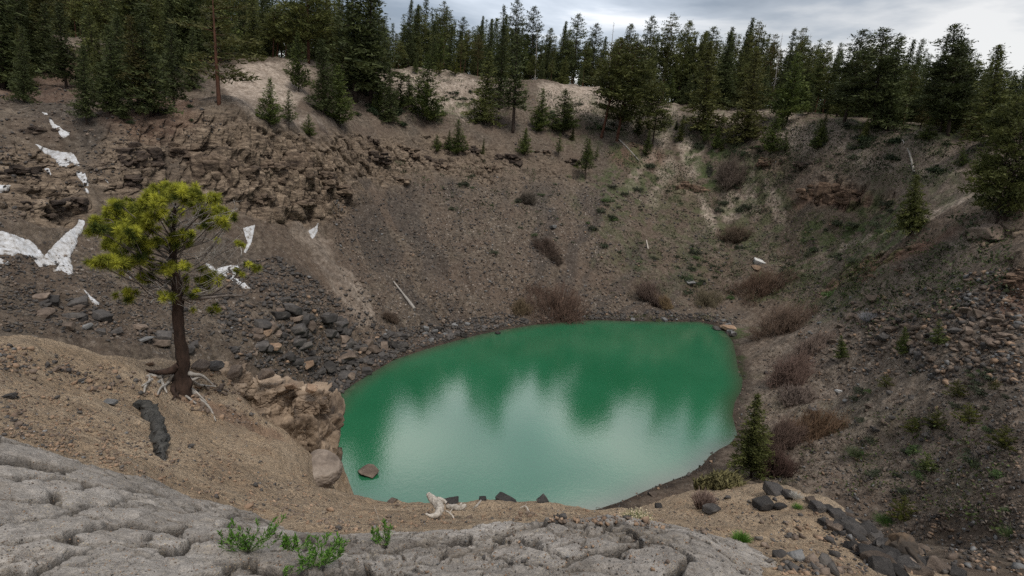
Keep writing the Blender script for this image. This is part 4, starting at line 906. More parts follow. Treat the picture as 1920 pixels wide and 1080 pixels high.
# ------------------------------------------------------------------ snow
snow_m = NT('old_snow'); _P = snow_m.pos(); _c = snow_m.ramp(snow_m.noise(2.0, _P, 8, .75), [(.36, (.14, .12, .10)), (.44, (.38, .37, .36)), (.58, (.52, .53, .55)), (.75, (.60, .615, .64))])
snow_m = snow_m.done(_c, snow_m.bump(snow_m.noise(2.5, _P, 5, .6), .5, .15), .7)
SNOW = [('small snow scrap, highest on the dark slope', [(75,208),(88,211),(92,215),(83,216)]),
 ('ragged snow patch below the highest scrap', [(90,222),(97,223),(103,232),(113,236),(118,243),(131,248),(130,254),(119,261),(113,255),(107,247),(97,240)]),
 ('broad jagged snow patch in the middle of the dark slope', [(65,269),(80,274),(97,281),(117,284),(138,287),(146,300),(153,316),(145,312),(135,306),(127,312),(130,316),(118,313),(110,311),(103,300),(92,292),(80,286)]),
 ('small forked snow patch left of the broad one', [(79,315),(92,314),(97,326),(96,331),(88,323)]),
 ('narrow snow tongue under the broad patch', [(140,322),(160,321),(162,330),(167,345),(166,351),(158,348),(148,336)]), ('tiny snow dot under the narrow tongue', [(158,353),(163,352),(169,360),(166,364),(160,361)]),
 ('snow scrap cut by the picture edge', [(-20,346),(23,346),(15,357),(0,361),(-20,362)]), ('tiny snow flecks on bare dirt above the twisted pine', [(195,336),(200,335),(205,342),(203,345),(198,341)]),
 ('largest forked snowfield beside the twisted pine', [(-40,430),(0,432),(30,441),(60,452),(75,468),(83,478),(90,470),(120,440),(140,425),(148,411),(159,414),(157,432),(147,445),(142,465),(133,480),(138,512),(130,517),(115,508),(100,510),(108,497),(92,498),(75,502),(65,492),(62,484),(45,478),(35,475),(25,480),(8,478),(-40,484)]),
 ('small snow strip under the largest snowfield', [(-20,483),(0,483),(18,491),(14,497),(0,495),(-20,495)]), ('string of melting snow scraps on the dark scree', [(153,540),(160,543),(168,551),(178,560),(188,568),(186,573),(175,572),(166,558)]),
 ('upright dirty snow wedge right of the twisted pine crown', [(455,427),(480,420),(477,435),(472,455),(462,475),(455,474),(463,455),(458,440)]), ('small snow wedge under the cliff overhang', [(598,414),(596,435),(586,450),(580,441),(577,432),(590,425)]),
 ('snow strip behind the lower branches of the twisted pine', [(380,492),(392,494),(405,503),(425,497),(447,496),(449,508),(441,519),(460,530),(471,541),(455,542),(440,530),(425,520),(405,514),(390,503)])]
def drape(name, label, cat, poly, mat, thick, step=.6, group=None, wob=2.2, sd=0):
    xs = [p[0] for p in poly]; ys = [p[1] for p in poly]; gx = np.arange(min(xs) - 3, max(xs) + 3, step); gy = np.arange(min(ys) - 3, max(ys) + 3, step * .8)
    X, Y = np.meshgrid(gx, gy, indexing='ij'); d = polydist(X, Y, poly); d = np.where(inpoly(X, Y, poly), d, -d)
    d = d + fbm(X / 4, Y / 4, X * 0 + sd, 4, 60 + sd, .65) * wob
    ok = d > -.4; Pw = np.zeros(X.shape + (3,)); fin = ok.copy()
    for i, j in zip(*np.where(ok)):
        p, n = hit(X[i, j], Y[i, j])
        if p is None: fin[i, j] = False; continue
        k_ = float(sst(-.4, 3.0, d[i, j])); q = p + Vector((0, 0, 1)) * (thick * k_ - .06); Pw[i, j] = q[:]
    idx = np.arange(X.size).reshape(X.shape); okf = fin[:-1, :-1] & fin[1:, :-1] & fin[1:, 1:] & fin[:-1, 1:]
    e1 = np.linalg.norm(Pw[1:, 1:] - Pw[:-1, :-1], axis=-1) < 1.6; okf &= e1
    F = np.stack([idx[:-1, :-1], idx[:-1, 1:], idx[1:, 1:], idx[1:, :-1]], -1)[okf]
    if not len(F): return
    used = np.unique(F); rem = np.zeros(X.size, int); rem[used] = np.arange(len(used))
    return tag(mesh_np(name, Pw.reshape(-1, 3)[used], rem[F], mat, smooth=True), label, cat, group)
for i, (lab, poly) in enumerate(SNOW): drape('snow_patch', lab, 'snow patch', poly, snow_m, .16, .6, 'old snow patches on the dark slope', 2.6 if i in (2, 8) else 1.9 if i in (1, 4, 13) else 1.3, i)
# ------------------------------------------------------------------ willow thickets and shrubs
def thicket_vf(rx, ry, h, n, seed):
    g = np.random.default_rng(seed); Vs, Fs, o = [], [], 0; nl = g.uniform(0, 50)
    for i in range(n):
        a = g.uniform(0, 6.28); q = g.random() ** .5; k = .72 + .28 * sin(a * 3 + nl) * sin(a * 1.3 + nl)
        e_ = np.array([cos(a) * q * rx * k, sin(a) * q * ry * k, 0]); top = h * math.sqrt(max(.02, 1 - q * q * .93)) * (.75 + .25 * sin(e_[0] * 1.7 + nl) * sin(e_[1] * 1.9 + nl)) * g.uniform(.6, 1.05)
        b = e_ * g.uniform(.45, .8); b[2] = -.2; e_[2] = top
        P = smooth_curve([b, b * .4 + e_ * .6 + [0, 0, top * .1] + g.normal(size=3) * .05 * h, e_ + g.normal(size=3) * .04 * h], 4); w_ = .030 * (1 + .25 * g.normal()); v, f = tube(P, w_ * np.array([1.5, 1.1, .8, .45]), 3); Vs.append(v); Fs.append(f + o); o += len(v)
        for t_ in range(4):
            k_ = g.integers(1, 4); a_ = P[k_]; e2 = a_ + np.array([*(g.normal(size=2) * .16 * h), g.uniform(.05, .28) * h]); v = np.array([a_ + [w_ * .7, 0, 0], a_ - [w_ * .7, 0, 0], a_ + [0, w_ * .9, 0], e2]); Vs.append(v); Fs.append(np.array([[0, 1, 3], [1, 2, 3], [2, 0, 3]]) + o); o += 4
    return np.vstack(Vs), np.vstack(Fs)
TH = [((1040,588),78,50,(.085,.055,.045),'long brown leafless willow thicket above the far shore'),((975,586),25,26,(.10,.075,.05),'small straw brown bush at the end of the long thicket'),((1222,565),38,42,(.10,.072,.065),'grey brown bare thicket right of the long one'),((1248,578),22,24,(.14,.10,.06),'rusty yellow bush at the foot of the grey thicket'),
 ((1330,572),32,30,(.10,.085,.06),'olive brown bush near the far corner of the lake'),((1420,548),62,40,(.085,.055,.042),'wide dark brown thicket in the hollow'),((1470,618),66,56,(.12,.085,.07),'largest rounded brown willow thicket beside the lake corner'),((1525,655),42,34,(.15,.115,.105),'pale purplish thicket beside the largest one'),
 ((1480,715),42,60,(.11,.075,.068),'grey purple willow thicket on the right bank'),((1495,750),40,28,(.12,.095,.09),'low grey thicket between two taller willows'),((1520,815),52,48,(.095,.06,.04),'rust brown willow thicket right of the shore pine'),((1460,838),40,60,(.09,.062,.055),'dark willow stems directly behind the shore pine'),
 ((1455,890),38,52,(.065,.04,.036),'dark maroon bush at the foot of the shore pine'),((1350,915),42,42,(.13,.12,.06),'yellowish grassy willow left of the shore pine'),((1408,850),18,30,(.15,.12,.11),'pale bare twigs beside the shore pine trunk'),((1025,472),28,26,(.06,.042,.036),'dark bare bush midway up the gravel slope'),
 ((1040,487),22,14,(.06,.045,.038),'flat dark bush just under the bare bush on the gravel'),((990,380),20,24,(.05,.042,.036),'dark round bush high on the gravel slope'),((1380,450),34,34,(.075,.055,.042),'brown bush on the green gully slope'),((1370,345),30,60,(.09,.07,.062),'grey bare brush in the shaded gully'),((735,600),20,14,(.07,.05,.04),'small brown bush near the fallen log')]
for i, ((bx, by), wpx, hpx, c, lab) in enumerate(TH):
    p, n = hit(bx, by)
    if p is None: continue
    mpp = pxm(p); rx = wpx * mpp * 1.2; h = hpx * mpp * 1.0; v, f = thicket_vf(rx, rx * .75, h, int(160 + 7 * wpx), 300 + i)
    az_ = math.atan2(p.x, p.y); v = rotz(v, -az_)
    # drape the stems' feet on the slope
    sl = np.array(n[:]); v[:, 2] += -(v[:, 0] * sl[0] + v[:, 1] * sl[1]) / max(sl[2], .8) * .8
    o = tag(mesh_np('willow_thicket', v, f, mk_bark('twigs_%d' % i, (c[0] * .45, c[1] * .45, c[2] * .38), (c[0] * 1.6, c[1] * 1.55, c[2] * 1.4), 5, 1)), lab, 'thicket', 'bare thickets in the crater'); o.location = p
def bush(seed, n, h=.55, r=.6, size=.10, lumps=7):
    g = np.random.default_rng(seed); C = []
    for i in range(lumps):
        a = g.uniform(0, 6.28); q = g.random() ** .5 * r * .7; c = np.array([cos(a) * q, sin(a) * q, h * g.uniform(.25, .75) * (1 - .4 * q / r)]); m = n // lumps
        C.append(c + g.normal(size=(m, 3)) * [r * .22, r * .22, h * .22])
    C = np.vstack(C); C[:, 2] = np.abs(C[:, 2]) - .03; V, F = tri_cloud(C, size, g, 1, np.tile([0, 0, .5], (len(C), 1)), .6)
    return V, F, np.repeat(np.clip(g.normal(.5, .25, len(C)) + (C[:, 2] / h - .5) * .2, 0, 1), 3)
BP = {}
for key, mt, nm in (('sage', M['sage'], 'sagebrush'), ('brush', M['brush'], 'manzanita_bush')):
    for j in range(3):
        v, f, t = bush(400 + j + len(BP) * 7, 520, .5 + .1 * j, .65, .11); o = mesh_np(nm, v, f, mt, attrs={'tone': np.repeat(t[:, None], 4, 1)}); col.objects.unlink(o); BP[key, j] = o
def put_bush(key, p, s, lab, cat, grp, hs=1.0):
    o = BP[key, random.randrange(3)].copy(); col.objects.link(o); o.location = p; o.scale = (s * random.uniform(.85, 1.3), s, s * hs * random.uniform(.8, 1.1)); o.rotation_euler = (0, 0, random.uniform(0, 6.28)); return tag(o, lab, cat, grp)
SG = [('sage', [(1180,300),(1420,250),(1480,420),(1420,560),(1150,560),(1090,400)], 85, 1.3, 2.8, 'green grey sagebrush on the gully slope above the far shore'),
      ('sage', [(1480,400),(1680,380),(1640,480),(1560,600),(1450,560)], 38, 1.2, 2.4, 'sagebrush in the grassy hollow below the right cliff'),
      ('sage', [(1400,220),(1620,235),(1680,300),(1480,330),(1380,290)], 32, 1.3, 2.8, 'grey green sagebrush on the pale right rim slope'),
      ('sage', [(1020,190),(1240,210),(1250,250),(1040,240)], 30, 1.2, 2.6, 'grey green sagebrush on the pale brow below the forest'),
      ('sage', [(1560,700),(1900,690),(1900,960),(1600,920),(1500,860)], 42, .6, 1.5, 'low sagebrush clump on the stony lower right slope'),
      ('sage', [(760,330),(1080,300),(1150,520),(900,480)], 24, 1.0, 2.0, 'small dark shrub scattered on the gravel slope above the lake'),
      ('brush', [(720,130),(900,150),(920,230),(760,240),(660,220)], 26, 1.4, 3.0, 'dark manzanita bush below the long pale scarp'),
      ('brush', [(740,135),(960,160),(960,235),(760,205)], 18, .9, 2.2, 'dark low bush dotting the pale scarp'),
      ('brush', [(1290,270),(1400,270),(1400,330),(1320,320)], 16, 1.8, 3.2, 'dark evergreen brush in the shaded gully'),
      ('brush', [(1560,260),(1790,270),(1760,330),(1640,320)], 15, 1.4, 2.8, 'dark low brush under the right rim trees'),
      ('brush', [(200,180),(420,170),(400,230),(250,250)], 7, 1., 2., 'dark low bush on the shaded slope above the cliff')]
for key, poly, n_, lo, hi, lab in SG:
    for i in range(n_):
        for _q in range(12):
            xy = rp(poly)
            if fbm(np.array([xy[0] / 45]), np.array([xy[1] / 30]), np.array([3.3]), 2, 8)[0] > .02: break
        p, nn_ = hit(*xy)
        if p: put_bush(key, p, lo * .7 + (hi * 1.15 - lo * .7) * random.random() ** 1.8, lab, 'shrub', 'sagebrush on the crater slopes' if key == 'sage' else 'dark brush on the crater slopes', .8)

# low ground cover in the green hollows
def cover(name, label, polys, mat, seed, smin, smax):
    g = np.random.default_rng(seed); C = []
    for poly, n_ in polys:
        xs = [q[0] for q in poly]; ys = [q[1] for q in poly]; X = g.uniform(min(xs), max(xs), n_ * 2); Y = g.uniform(min(ys), max(ys), n_ * 2); ok = inpoly(X, Y, poly); X = X[ok][:n_]; Y = Y[ok][:n_]; dn = fbm(X / 28, Y / 28, X * 0 + seed, 3, seed)
        for x, y, d_ in zip(X, Y, dn):
            if d_ + g.uniform(-.25, .5) < 0: continue
            p, _n = hit(x, y)
            if p is None or p.z < .3 or p.y < 20 and p.x < 20: continue
            s_ = g.uniform(smin, smax) * (1 + .8 * max(0, d_)); C.append(np.array(p[:]) + g.normal(size=(12, 3)) * [s_, s_, s_ * .4] + [0, 0, s_ * .35])
    C = np.vstack(C); V, F = tri_cloud(C, .26 * (smin + smax), g, 1, np.tile([0, 0, .4], (len(C), 1)), .7)
    tag(mesh_np(name, V, F, mat, attrs={'tone': np.repeat(np.repeat(np.clip(g.normal(.5, .3, len(C) // 12), 0, 1), 36)[:, None], 4, 1)}), label, 'ground cover', kind='stuff')
cover('ground_cover', 'low green plants covering the hollows and gullies of the crater', [([(1180,240),(1480,250),(1500,400),(1460,560),(1150,560),(1080,400)], 1700), ([(1480,400),(1700,380),(1660,470),(1580,600),(1450,560)], 1500), ([(1380,200),(1700,225),(1840,300),(1700,360),(1480,300)], 1300),
  ([(1000,160),(1260,200),(1300,250),(1020,240)], 700), ([(1560,780),(1900,760),(1900,1000),(1600,930),(1440,900)], 260), ([(1300,612),(1385,640),(1395,700),(1380,712)], 160), ([(1060,592),(1380,592),(1380,604),(1060,601)], 160), ([(640,120),(1000,140),(1000,160),(640,140)], 500), ([(1560,520),(1900,420),(1900,520),(1600,600)], 500), ([(700,160),(940,190),(940,240),(700,220)], 500)],
  mk_leaf('cover_leaves', (.022, .034, .010), (.10, .135, .035), .2, 0), 5, .22, .5)
cover('dry_ground_cover', 'low dry grey brown twigs covering the slopes', [([(1100,260),(1700,260),(1900,480),(1500,560),(1000,480),(700,300)], 2200), ([(1420,640),(1900,600),(1900,1000),(1440,900)], 1800), ([(640,140),(1280,200),(1300,260),(640,230)], 900), ([(700,380),(1150,380),(1300,560),(900,560)], 700)],
  mk_leaf('dry_twigs', (.045, .037, .030), (.15, .125, .10), .1, 0), 6, .18, .4)

cover('low_brush', 'low dark green and grey brush covering the upper slopes', [([(1180,210),(1480,230),(1500,330),(1440,420),(1250,380),(1120,300)], 1100), ([(1400,215),(1640,235),(1850,280),(1760,350),(1500,330)], 1000), ([(1000,165),(1260,200),(1300,260),(1020,240)], 500), ([(1150,330),(1480,330),(1560,560),(1200,560)], 700), ([(1560,440),(1900,380),(1900,560),(1600,640)], 400), ([(740,140),(960,160),(960,240),(760,230)], 330), ([(700,300),(1000,300),(1150,420),(900,440)], 200)],
  mk_leaf('low_brush_leaves', (.016, .022, .011), (.075, .088, .042), .15, 0), 7, .45, 1.0)
#
# ---- rocks
RK = [hull_vf(500 + i, (1, .8, .6), 9 + i % 5) for i in range(24)]
def scatter_rocks(name, label, zones, mats, seed, z_sink=.25):
    g = np.random.default_rng(seed); vs = {m_: [] for m_ in range(len(mats))}; fs = {m_: [] for m_ in range(len(mats))}; off = [0] * len(mats)
    for poly, n_, lo, hi, wts in zones:
        xs = [q[0] for q in poly]; ys = [q[1] for q in poly]; X = g.uniform(min(xs), max(xs), n_ * 3); Y = g.uniform(min(ys), max(ys), n_ * 3); ok = inpoly(X, Y, poly); X = X[ok][:n_]; Y = Y[ok][:n_]
        dn_ = fbm(X / 40, Y / 40, X * 0 + seed, 3, 9)
        for x, y, dd in zip(X, Y, dn_):
            if dd + g.uniform(-.35, .6) < 0: continue
            p, nn_ = hit2(x, y)
            if p is None or p.z < -.12 or (name == 'talus_gravel' and math.hypot(p.x, p.y) < 27): continue
            s = lo * (hi / lo) ** (g.random() ** 2.2); v, f = RK[g.integers(len(RK))]; k_ = g.choice(len(mats), p=wts)
            v = rotz(v * s * g.uniform(.75, 1.25, 3), g.uniform(0, 6.28), g.uniform(0, .7), g.uniform(0, 6.28)) + np.array(p[:]) + [0, 0, s * z_sink]
            vs[k_].append(v); fs[k_].append(f + off[k_]); off[k_] += len(v)
    V, F, MI, o = [], [], [], 0
    for k_ in range(len(mats)):
        if not vs[k_]: continue
        v = np.vstack(vs[k_]); f = np.vstack(fs[k_]); V.append(v); F.append(f + o); MI.append(np.full(len(f), k_)); o += len(v)
    ob = mesh_np(name, np.vstack(V), np.vstack(F)); 
    for m_ in mats: ob.data.materials.append(m_)
    ob.data.polygons.foreach_set('material_index', np.concatenate(MI).astype(np.int32)); ob.data.update()
    print(name, len(ob.data.polygons)); return tag(ob, label, 'rock scatter', kind='stuff')
TALL = [(430,500),(520,480),(640,560),(760,640),(860,620),(960,600),(1400,585),(1400,612),(1300,600),(1060,598),(930,615),(800,648),(700,692),(640,735),(560,720),(440,670),(400,600)]
SHORE_L = [(560,690),(640,650),(760,615),(900,595),(1050,585),(1250,585),(1350,590),(1345,602),(1200,600),(1060,599),(930,616),(800,650),(700,692),(640,738),(610,735)]
SLOPE = [(620,380),(900,330),(1150,330),(1350,420),(1400,580),(960,590),(760,640),(640,560)]
RIGHT = [(1500,600),(1620,560),(1780,520),(1920,500),(1920,720),(1780,720),(1600,700),(1480,680)]
RIGHT2 = [(1400,640),(1560,690),(1920,700),(1920,1080),(1760,1080),(1560,960),(1420,900),(1390,830),(1410,740)]
LEFT = [(0,480),(180,480),(330,540),(430,560),(450,660),(300,650),(0,620)]
LFTU = [(0,120),(420,190),(420,240),(0,430)]
scatter_rocks('talus_gravel', 'loose dark scree and gravel covering the crater slopes', [
  (TALL, 9000, .10, .55, [.76, .20, .03, .01]), (SHORE_L, 7000, .12, .6, [.85, .12, .02, .01]), (SLOPE, 12000, .12, .5, [.55, .40, .02, .03]), ([(1385,640),(1402,740),(1390,800),(1398,830),(1340,872),(1250,915),(1150,957),(1140,946),(1250,893),(1320,856),(1374,818),(1368,760),(1378,700)], 1500, .06, .32, [.6, .3, .06, .04]), (RIGHT, 5500, .10, .55, [.30, .45, .15, .10]),
  (RIGHT2, 9000, .06, .26, [.42, .42, .08, .08]), (LEFT, 4200, .07, .27, [.7, .27, .01, .02]), (LFTU, 2200, .08, .38, [.6, .4, 0, 0]), ([(1380,380),(1600,420),(1640,560),(1480,600),(1380,560)], 3000, .1, .4, [.55, .4, .02, .03]),
  ([(900,170),(1600,240),(1600,340),(1000,330)], 2200, .12, .45, [.55, .4, .02, .03])], [M['rockd'], M['rockm'], M['rockt'], M['rockg']], 71)
NEARP = [(0,640),(280,700),(440,780),(600,900),(660,940),(1120,955),(1380,905),(1640,1000),(1780,1078),(1460,1078),(1400,1010),(1180,985),(940,975),(640,1000),(420,940),(150,860),(0,815)]
scatter_rocks('sandy_gravel', 'small pebbles scattered on the tan sand around the ledge', [
  (NEARP, 15000, .007, .028, [.14, .28, .54, .04]), (NEARP, 900, .015, .06, [.35, .3, .33, .02]), ([(1320,930),(1500,940),(1700,1040),(1780,1078),(1500,1078),(1400,1000)], 420, .02, .09, [.5, .37, .1, .03]), ([(350,690),(470,700),(500,800),(420,790),(290,745)], 650, .02, .11, [.12, .46, .40, .02]), ([(0,640),(280,700),(330,740),(200,740),(0,700)], 500, .02, .09, [.3, .4, .28, .02]), ([(0,815),(420,940),(640,1010),(940,970),(1180,985),(1400,1015),(1450,1079),(0,1079)], 5200, .002, .0065, [.3, .2, .47, .03]),
  ([(860,980),(1180,985),(1420,1015),(1450,1079),(700,1079)], 260, .006, .014, [.3, .3, .3, .1])], [M['rockd'], M['rockm'], M['rockt'], M['rockg']], 72, .3)
BIG = {}
for nm, mt in (('d', M['rockd']), ('m', M['rockm']), ('t', M['rockt']), ('g', M['rockg']), ('w', M['white'])):
    for j in range(3):
        o = mesh_np('boulder', *block_vf(4, (1.05, .85, .7), 600 + j * 7 + ord(nm), .02), mt); col.objects.unlink(o); BIG[nm, j] = o
def put_rock(mt, p, s, lab, grp=None, sq=1.0, cat='boulder', sink=.2):
    o = BIG[mt, random.randrange(3)].copy(); col.objects.link(o); o.location = p + Vector((0, 0, s * sink)); o.scale = (s * random.uniform(.9, 1.15), s, s * sq); o.rotation_euler = (random.uniform(-.3, .3), random.uniform(-.3, .3), random.uniform(0, 6.28)); return tag(o, lab, cat, grp)
for poly, n_, lo, hi, mts, lab in [
  ([(470,560),(600,560),(680,640),(660,720),(600,710),(480,650)], 60, .5, 1.15, 'ddddm', 'angular dark boulder in the talus heap beside the far left shore'),
  ([(640,650),(760,620),(760,660),(650,720)], 34, .45, 1.0, 'dddm', 'dark shoreline boulder where the talus meets the green water'),
  ([(780,620),(1000,590),(1000,600),(800,645)], 26, .4, .8, 'dddg', 'dark shore rock under the gravel slope'),
  ([(1560,590),(1700,575),(1900,590),(1880,660),(1700,680),(1560,650)], 85, .3, .75, 'mmmmd', 'brown angular boulder in the rockfall on the right slope'),
  ([(1400,700),(1560,700),(1850,760),(1700,850),(1480,760)], 22, .25, .5, 'ddmg', 'small rock on the stony flat right of the lake'),
  ([(1040,600),(1370,602),(1385,650),(1340,604),(1100,596)], 16, .35, .7, 'dddg', 'dark wet rock on the far shore of the lake'),
  ([(20,560),(260,560),(420,600),(420,660),(200,650)], 22, .4, .9, 'ddm', 'dark rock on the dirt behind the tan brink'),
  ([(1500,935),(1600,965),(1700,1020),(1790,1075),(1640,1078),(1560,1000)], 80, .04, .17, 'ddm', 'dark rock along the crest of the near stony bank')]:
    for i in range(n_):
        p, _ = hit(*rp(poly))
        if p and p.z > -.1 and (math.hypot(p.x, p.y) > 27 or 'crest' in lab): put_rock(random.choice(mts), p, random.uniform(lo, hi), lab, 'boulders scattered in the crater', random.uniform(.6, 1))
for mt, px, py, s_px, sq, lab in [
  ('m',693,921,20,.42,'grey boulder standing in the green water near the outcrop'),('w',1422,493,11,.7,'white boulder at the edge of the rocks in the hollow'),('t',1418,503,9,.5,'tan rock under the white boulder'),('g',1037,427,7,.8,'pale grey rock high on the gravel slope'),
  ('g',1294,531,10,.5,'grey flat rock behind the far shore'),('m',1637,563,13,.6,'large tan boulder on the right slope, apart from the rockfall'),('w',1572,735,7,.7,'pale rounded stone on the right flat'),('g',162,615,12,.7,'grey rounded boulder on the dirt behind the brink'),
  ('g',266,641,16,.3,'long flat grey slab behind the tan brink'),('t',513,652,15,.55,'tan angular rock left of the talus heap'),('t',498,622,14,.6,'orange brown rock above the tan angular rock'),('t',578,682,16,.75,'tan block among black rocks near the outcrop'),
  ('m',648,671,17,.75,'brown block in the talus near the water'),('d',611,602,22,.6,'big black boulder in the middle of the talus'),('m',645,598,9,.8,'small brown rock right of the big black boulder'),('d',933,631,6,.6,'tiny dark rock in the water off the far left shore'),
  ('d',1343,622,8,.5,'dark rock standing in the water at the far corner'),('t',1367,617,12,.6,'rusty brown rock on the bank at the far corner'),('d',1480,930,14,.7,'black broken rock right of the pale dead stump'),('d',1452,925,22,.8,'large black rock split in front of the willows'),
  ('d',1432,948,20,.7,'black squat rock on the near stony bank'),('d',1462,952,12,.8,'small black rock right of the squat one'),('d',1335,957,16,.7,'black rock under the dead pink bush'),('d',948,933,17,.35,'dark flat rock on the brink above the water'),
  ('d',905,937,9,.5,'small dark rock left of the flat one on the brink'),('m',735,941,10,.5,'pale brown stone on the brink left of the driftwood'),('d',848,932,14,.6,'dark rock behind the bleached driftwood'),('d',1018,935,13,.5,'brown rock on the brink right of the flat dark one'),
  ('m',1225,928,9,.5,'rock at the muddy near shore'),('d',1235,952,9,.7,'small black rock on the near dirt'),('g',960,1018,6,.8,'small pale stone lying on the grey ledge'),('d',400,690,18,.6,'dark grey rock beside the twisted pine trunk'),('m',375,690,17,.6,'pale rock at the right foot of the twisted pine'),
  ('g',205,757,14,.4,'flat grey stone half buried in the tan slope'),('d',18,745,14,.5,'dark stone half buried at the left edge of the tan slope'),('t',277,685,10,.5,'orange stone on the tan brink'),('d',1555,988,14,.6,'black rock on the near stony bank crest'),('d',1617,1000,13,.6,'dark rock further down the bank crest'),
  ('d',1765,1066,15,.8,'big rusty dark boulder at the bottom of the stony bank'),('d',1700,1050,15,.7,'dark boulder left of the rusty one'),('m',1735,1032,12,.7,'orange streaked rock on the bank crest'),('d',1670,1058,13,.6,'black rock at the bottom edge of the stony bank'),('d',1795,1078,16,.7,'dark boulder cut by the bottom edge'),
  ('m',1850,440,26,.8,'dark overhanging rock on the right slope'),('m',1830,448,20,.7,'orange faced rock beside the overhanging one')]:
    p, _ = hit(px, py)
    if 'brink' in lab or 'driftwood' in lab:
        while p.z < 5 and py < 990: py += 2; p, _ = hit(px, py)
    if p is None: continue
    p.z = max(p.z, 0.0)
    put_rock(mt, p, s_px * pxm(p), lab, None, sq)
# boulder under the outcrop
o = mesh_np('boulder', *rock_vf(6, (.50, .42, .35), 77, 10, noise=.055), mk_rock('boulder_rock', [(.3, (.07, .055, .045)), (.5, (.20, .16, .13)), (.75, (.30, .25, .205))], 1.6, .04, 0)); o.location = at(592, 880, 11.2); tag(o, 'rounded tan boulder at the lower foot of the outcrop', 'boulder')
for px, py, d, sz, lab in [(500,702,15.6,.22,'brown rock crowning the outcrop, left one'),(545,726,15.2,.17,'brown rock crowning the outcrop, middle one'),(583,730,15.0,.19,'pale rock crowning the outcrop, right one'),(440,700,15.8,.24,'brown rock between pine roots and outcrop'),(520,905,8,.07,'small dark stone on the tan slope')]:
    put_rock('t' if 'pale' in lab or 'middle' in lab else 'm', at(px, py, d), sz, lab, None, .8)
# cliff outcrops: chunky angular masses standing out of the walls
cl_m = mk_rock('cliff_rock', [(.32, (.022, .016, .013)), (.44, (.095, .068, .05)), (.56, (.19, .14, .10)), (.7, (.31, .24, .175))], .45, .6, .15, None, 2.4)
cd_m = mk_rock('dark_cliff_rock', [(.32, (.014, .011, .010)), (.5, (.065, .048, .038)), (.7, (.16, .12, .09))], .45, .6, .15, None, 2.8)
co_m = mk_rock('orange_cliff_rock', [(.32, (.035, .022, .016)), (.48, (.13, .085, .058)), (.7, (.25, .175, .12))], .5, .5, .1, None, 2.2)
CL = [(800,303,34,16,cd_m,'low dark rock ledge under the long pale scarp'),(905,318,36,14,cl_m,'broken brown ledge in the middle of the far wall'),(1060,305,34,14,cd_m,'dark broken ledge below the pair of young pines'),(740,340,30,14,cl_m,'brown ledge at the top of the gravel slope'),(1100,282,30,10,cl_m,'brown ledge left of the leaning pines'),
 (350,300,26,52,cl_m,'tall fissured buttress left of the deepest cliff crack'),(400,325,30,44,cl_m,'square fissured buttress in the main cliff'),(450,330,32,40,cl_m,'broad blocky buttress in the middle of the main cliff'),(505,325,32,40,cl_m,'buttress of upright blocks in the main cliff'),(560,318,30,40,cl_m,'buttress near the pale chute end of the cliff'),(600,340,26,34,cl_m,'last tall block of the main cliff'),
 (470,375,44,20,cl_m,'overhanging ledge along the foot of the main cliff'),(545,385,48,20,cl_m,'long overhanging ledge above the small snow wedge'),(630,360,30,22,cl_m,'low rounded rock wall right of the long ledge'),(260,300,40,44,cd_m,'dark layered cliff behind the snow and crack'),(230,345,36,24,cd_m,'dark layered rock low on the left wall'),
 (50,395,60,30,cd_m,'dark mossy overhanging rock above the largest snowfield'),(140,385,26,22,cd_m,'brown rock nose beside the mossy overhang'),(30,330,34,26,cd_m,'dark rocky knob at the left edge'),(75,250,30,20,cd_m,'black rock outcrop beside the upper snow'),(700,300,34,22,cd_m,'dark rocky outcrop on the brow'),(760,285,28,18,cl_m,'brown rock band on the brow'),
 (690,265,22,16,cd_m,'small dark crag high on the brow'),(870,285,30,18,cd_m,'dark crag under the small lone pine'),(950,300,28,18,cd_m,'dark craggy band in the middle slope'),(1010,290,26,14,cl_m,'brown rock step below the brow'),(820,318,26,14,cl_m,'low brown rock band on the middle slope'),(1170,272,28,9,co_m,'reddish rock ledge below the leaning pines'),
 (1295,360,28,24,co_m,'brown knoll of broken rock between two pale chutes'),(1520,365,24,28,co_m,'upright orange brown cliff block in the hollow'),(1560,368,26,30,co_m,'tallest orange brown cliff block in the hollow'),(1605,370,28,24,co_m,'orange brown cliff block right end of the hollow wall'),(1450,305,30,18,co_m,'orange brown rocky knoll under the young pine'),
 (1520,310,34,10,cd_m,'dark rock step above the hollow cliff'),(1850,445,36,15,cd_m,'dark flat topped outcrop on the right slope'),(1905,535,28,30,co_m,'orange cliff at the right edge'),(1700,510,22,10,co_m,'low rusty rock rib on the right slope'),(1650,520,20,9,co_m,'small rusty rock rib lower on the right slope')]
for i, (px, py, rx, ry, mt, lab) in enumerate(CL):
    p, n = hit(px, py)
    if p is None: continue
    m_ = pxm(p); v, f = cluster_vf(34 if rx > 25 else 18, rx * m_ * 1.15, rx * m_ * .40, ry * m_ * 1.1, 700 + i, 4, .30, (1.5 if i % 3 == 0 else .55) if ry > rx * .8 else .4, .06)
    v = rotz(v, -math.atan2(p.x, p.y)); o = tag(mesh_np('cliff_outcrop', v, f, mt), lab, 'rock outcrop', 'rock outcrops in the crater wall'); o.location = p - Vector(raydir(px, py)) * (-.35 * rx * m_)
p, _ = hit(1742, 1062); k_ = pxm(p); v, f = cluster_vf(44, 90 * k_, 46 * k_, 44 * k_, 901, 4, .36, .8, .05); v = rotz(v, -math.atan2(p.x, p.y) - .35, .35, 1.5)
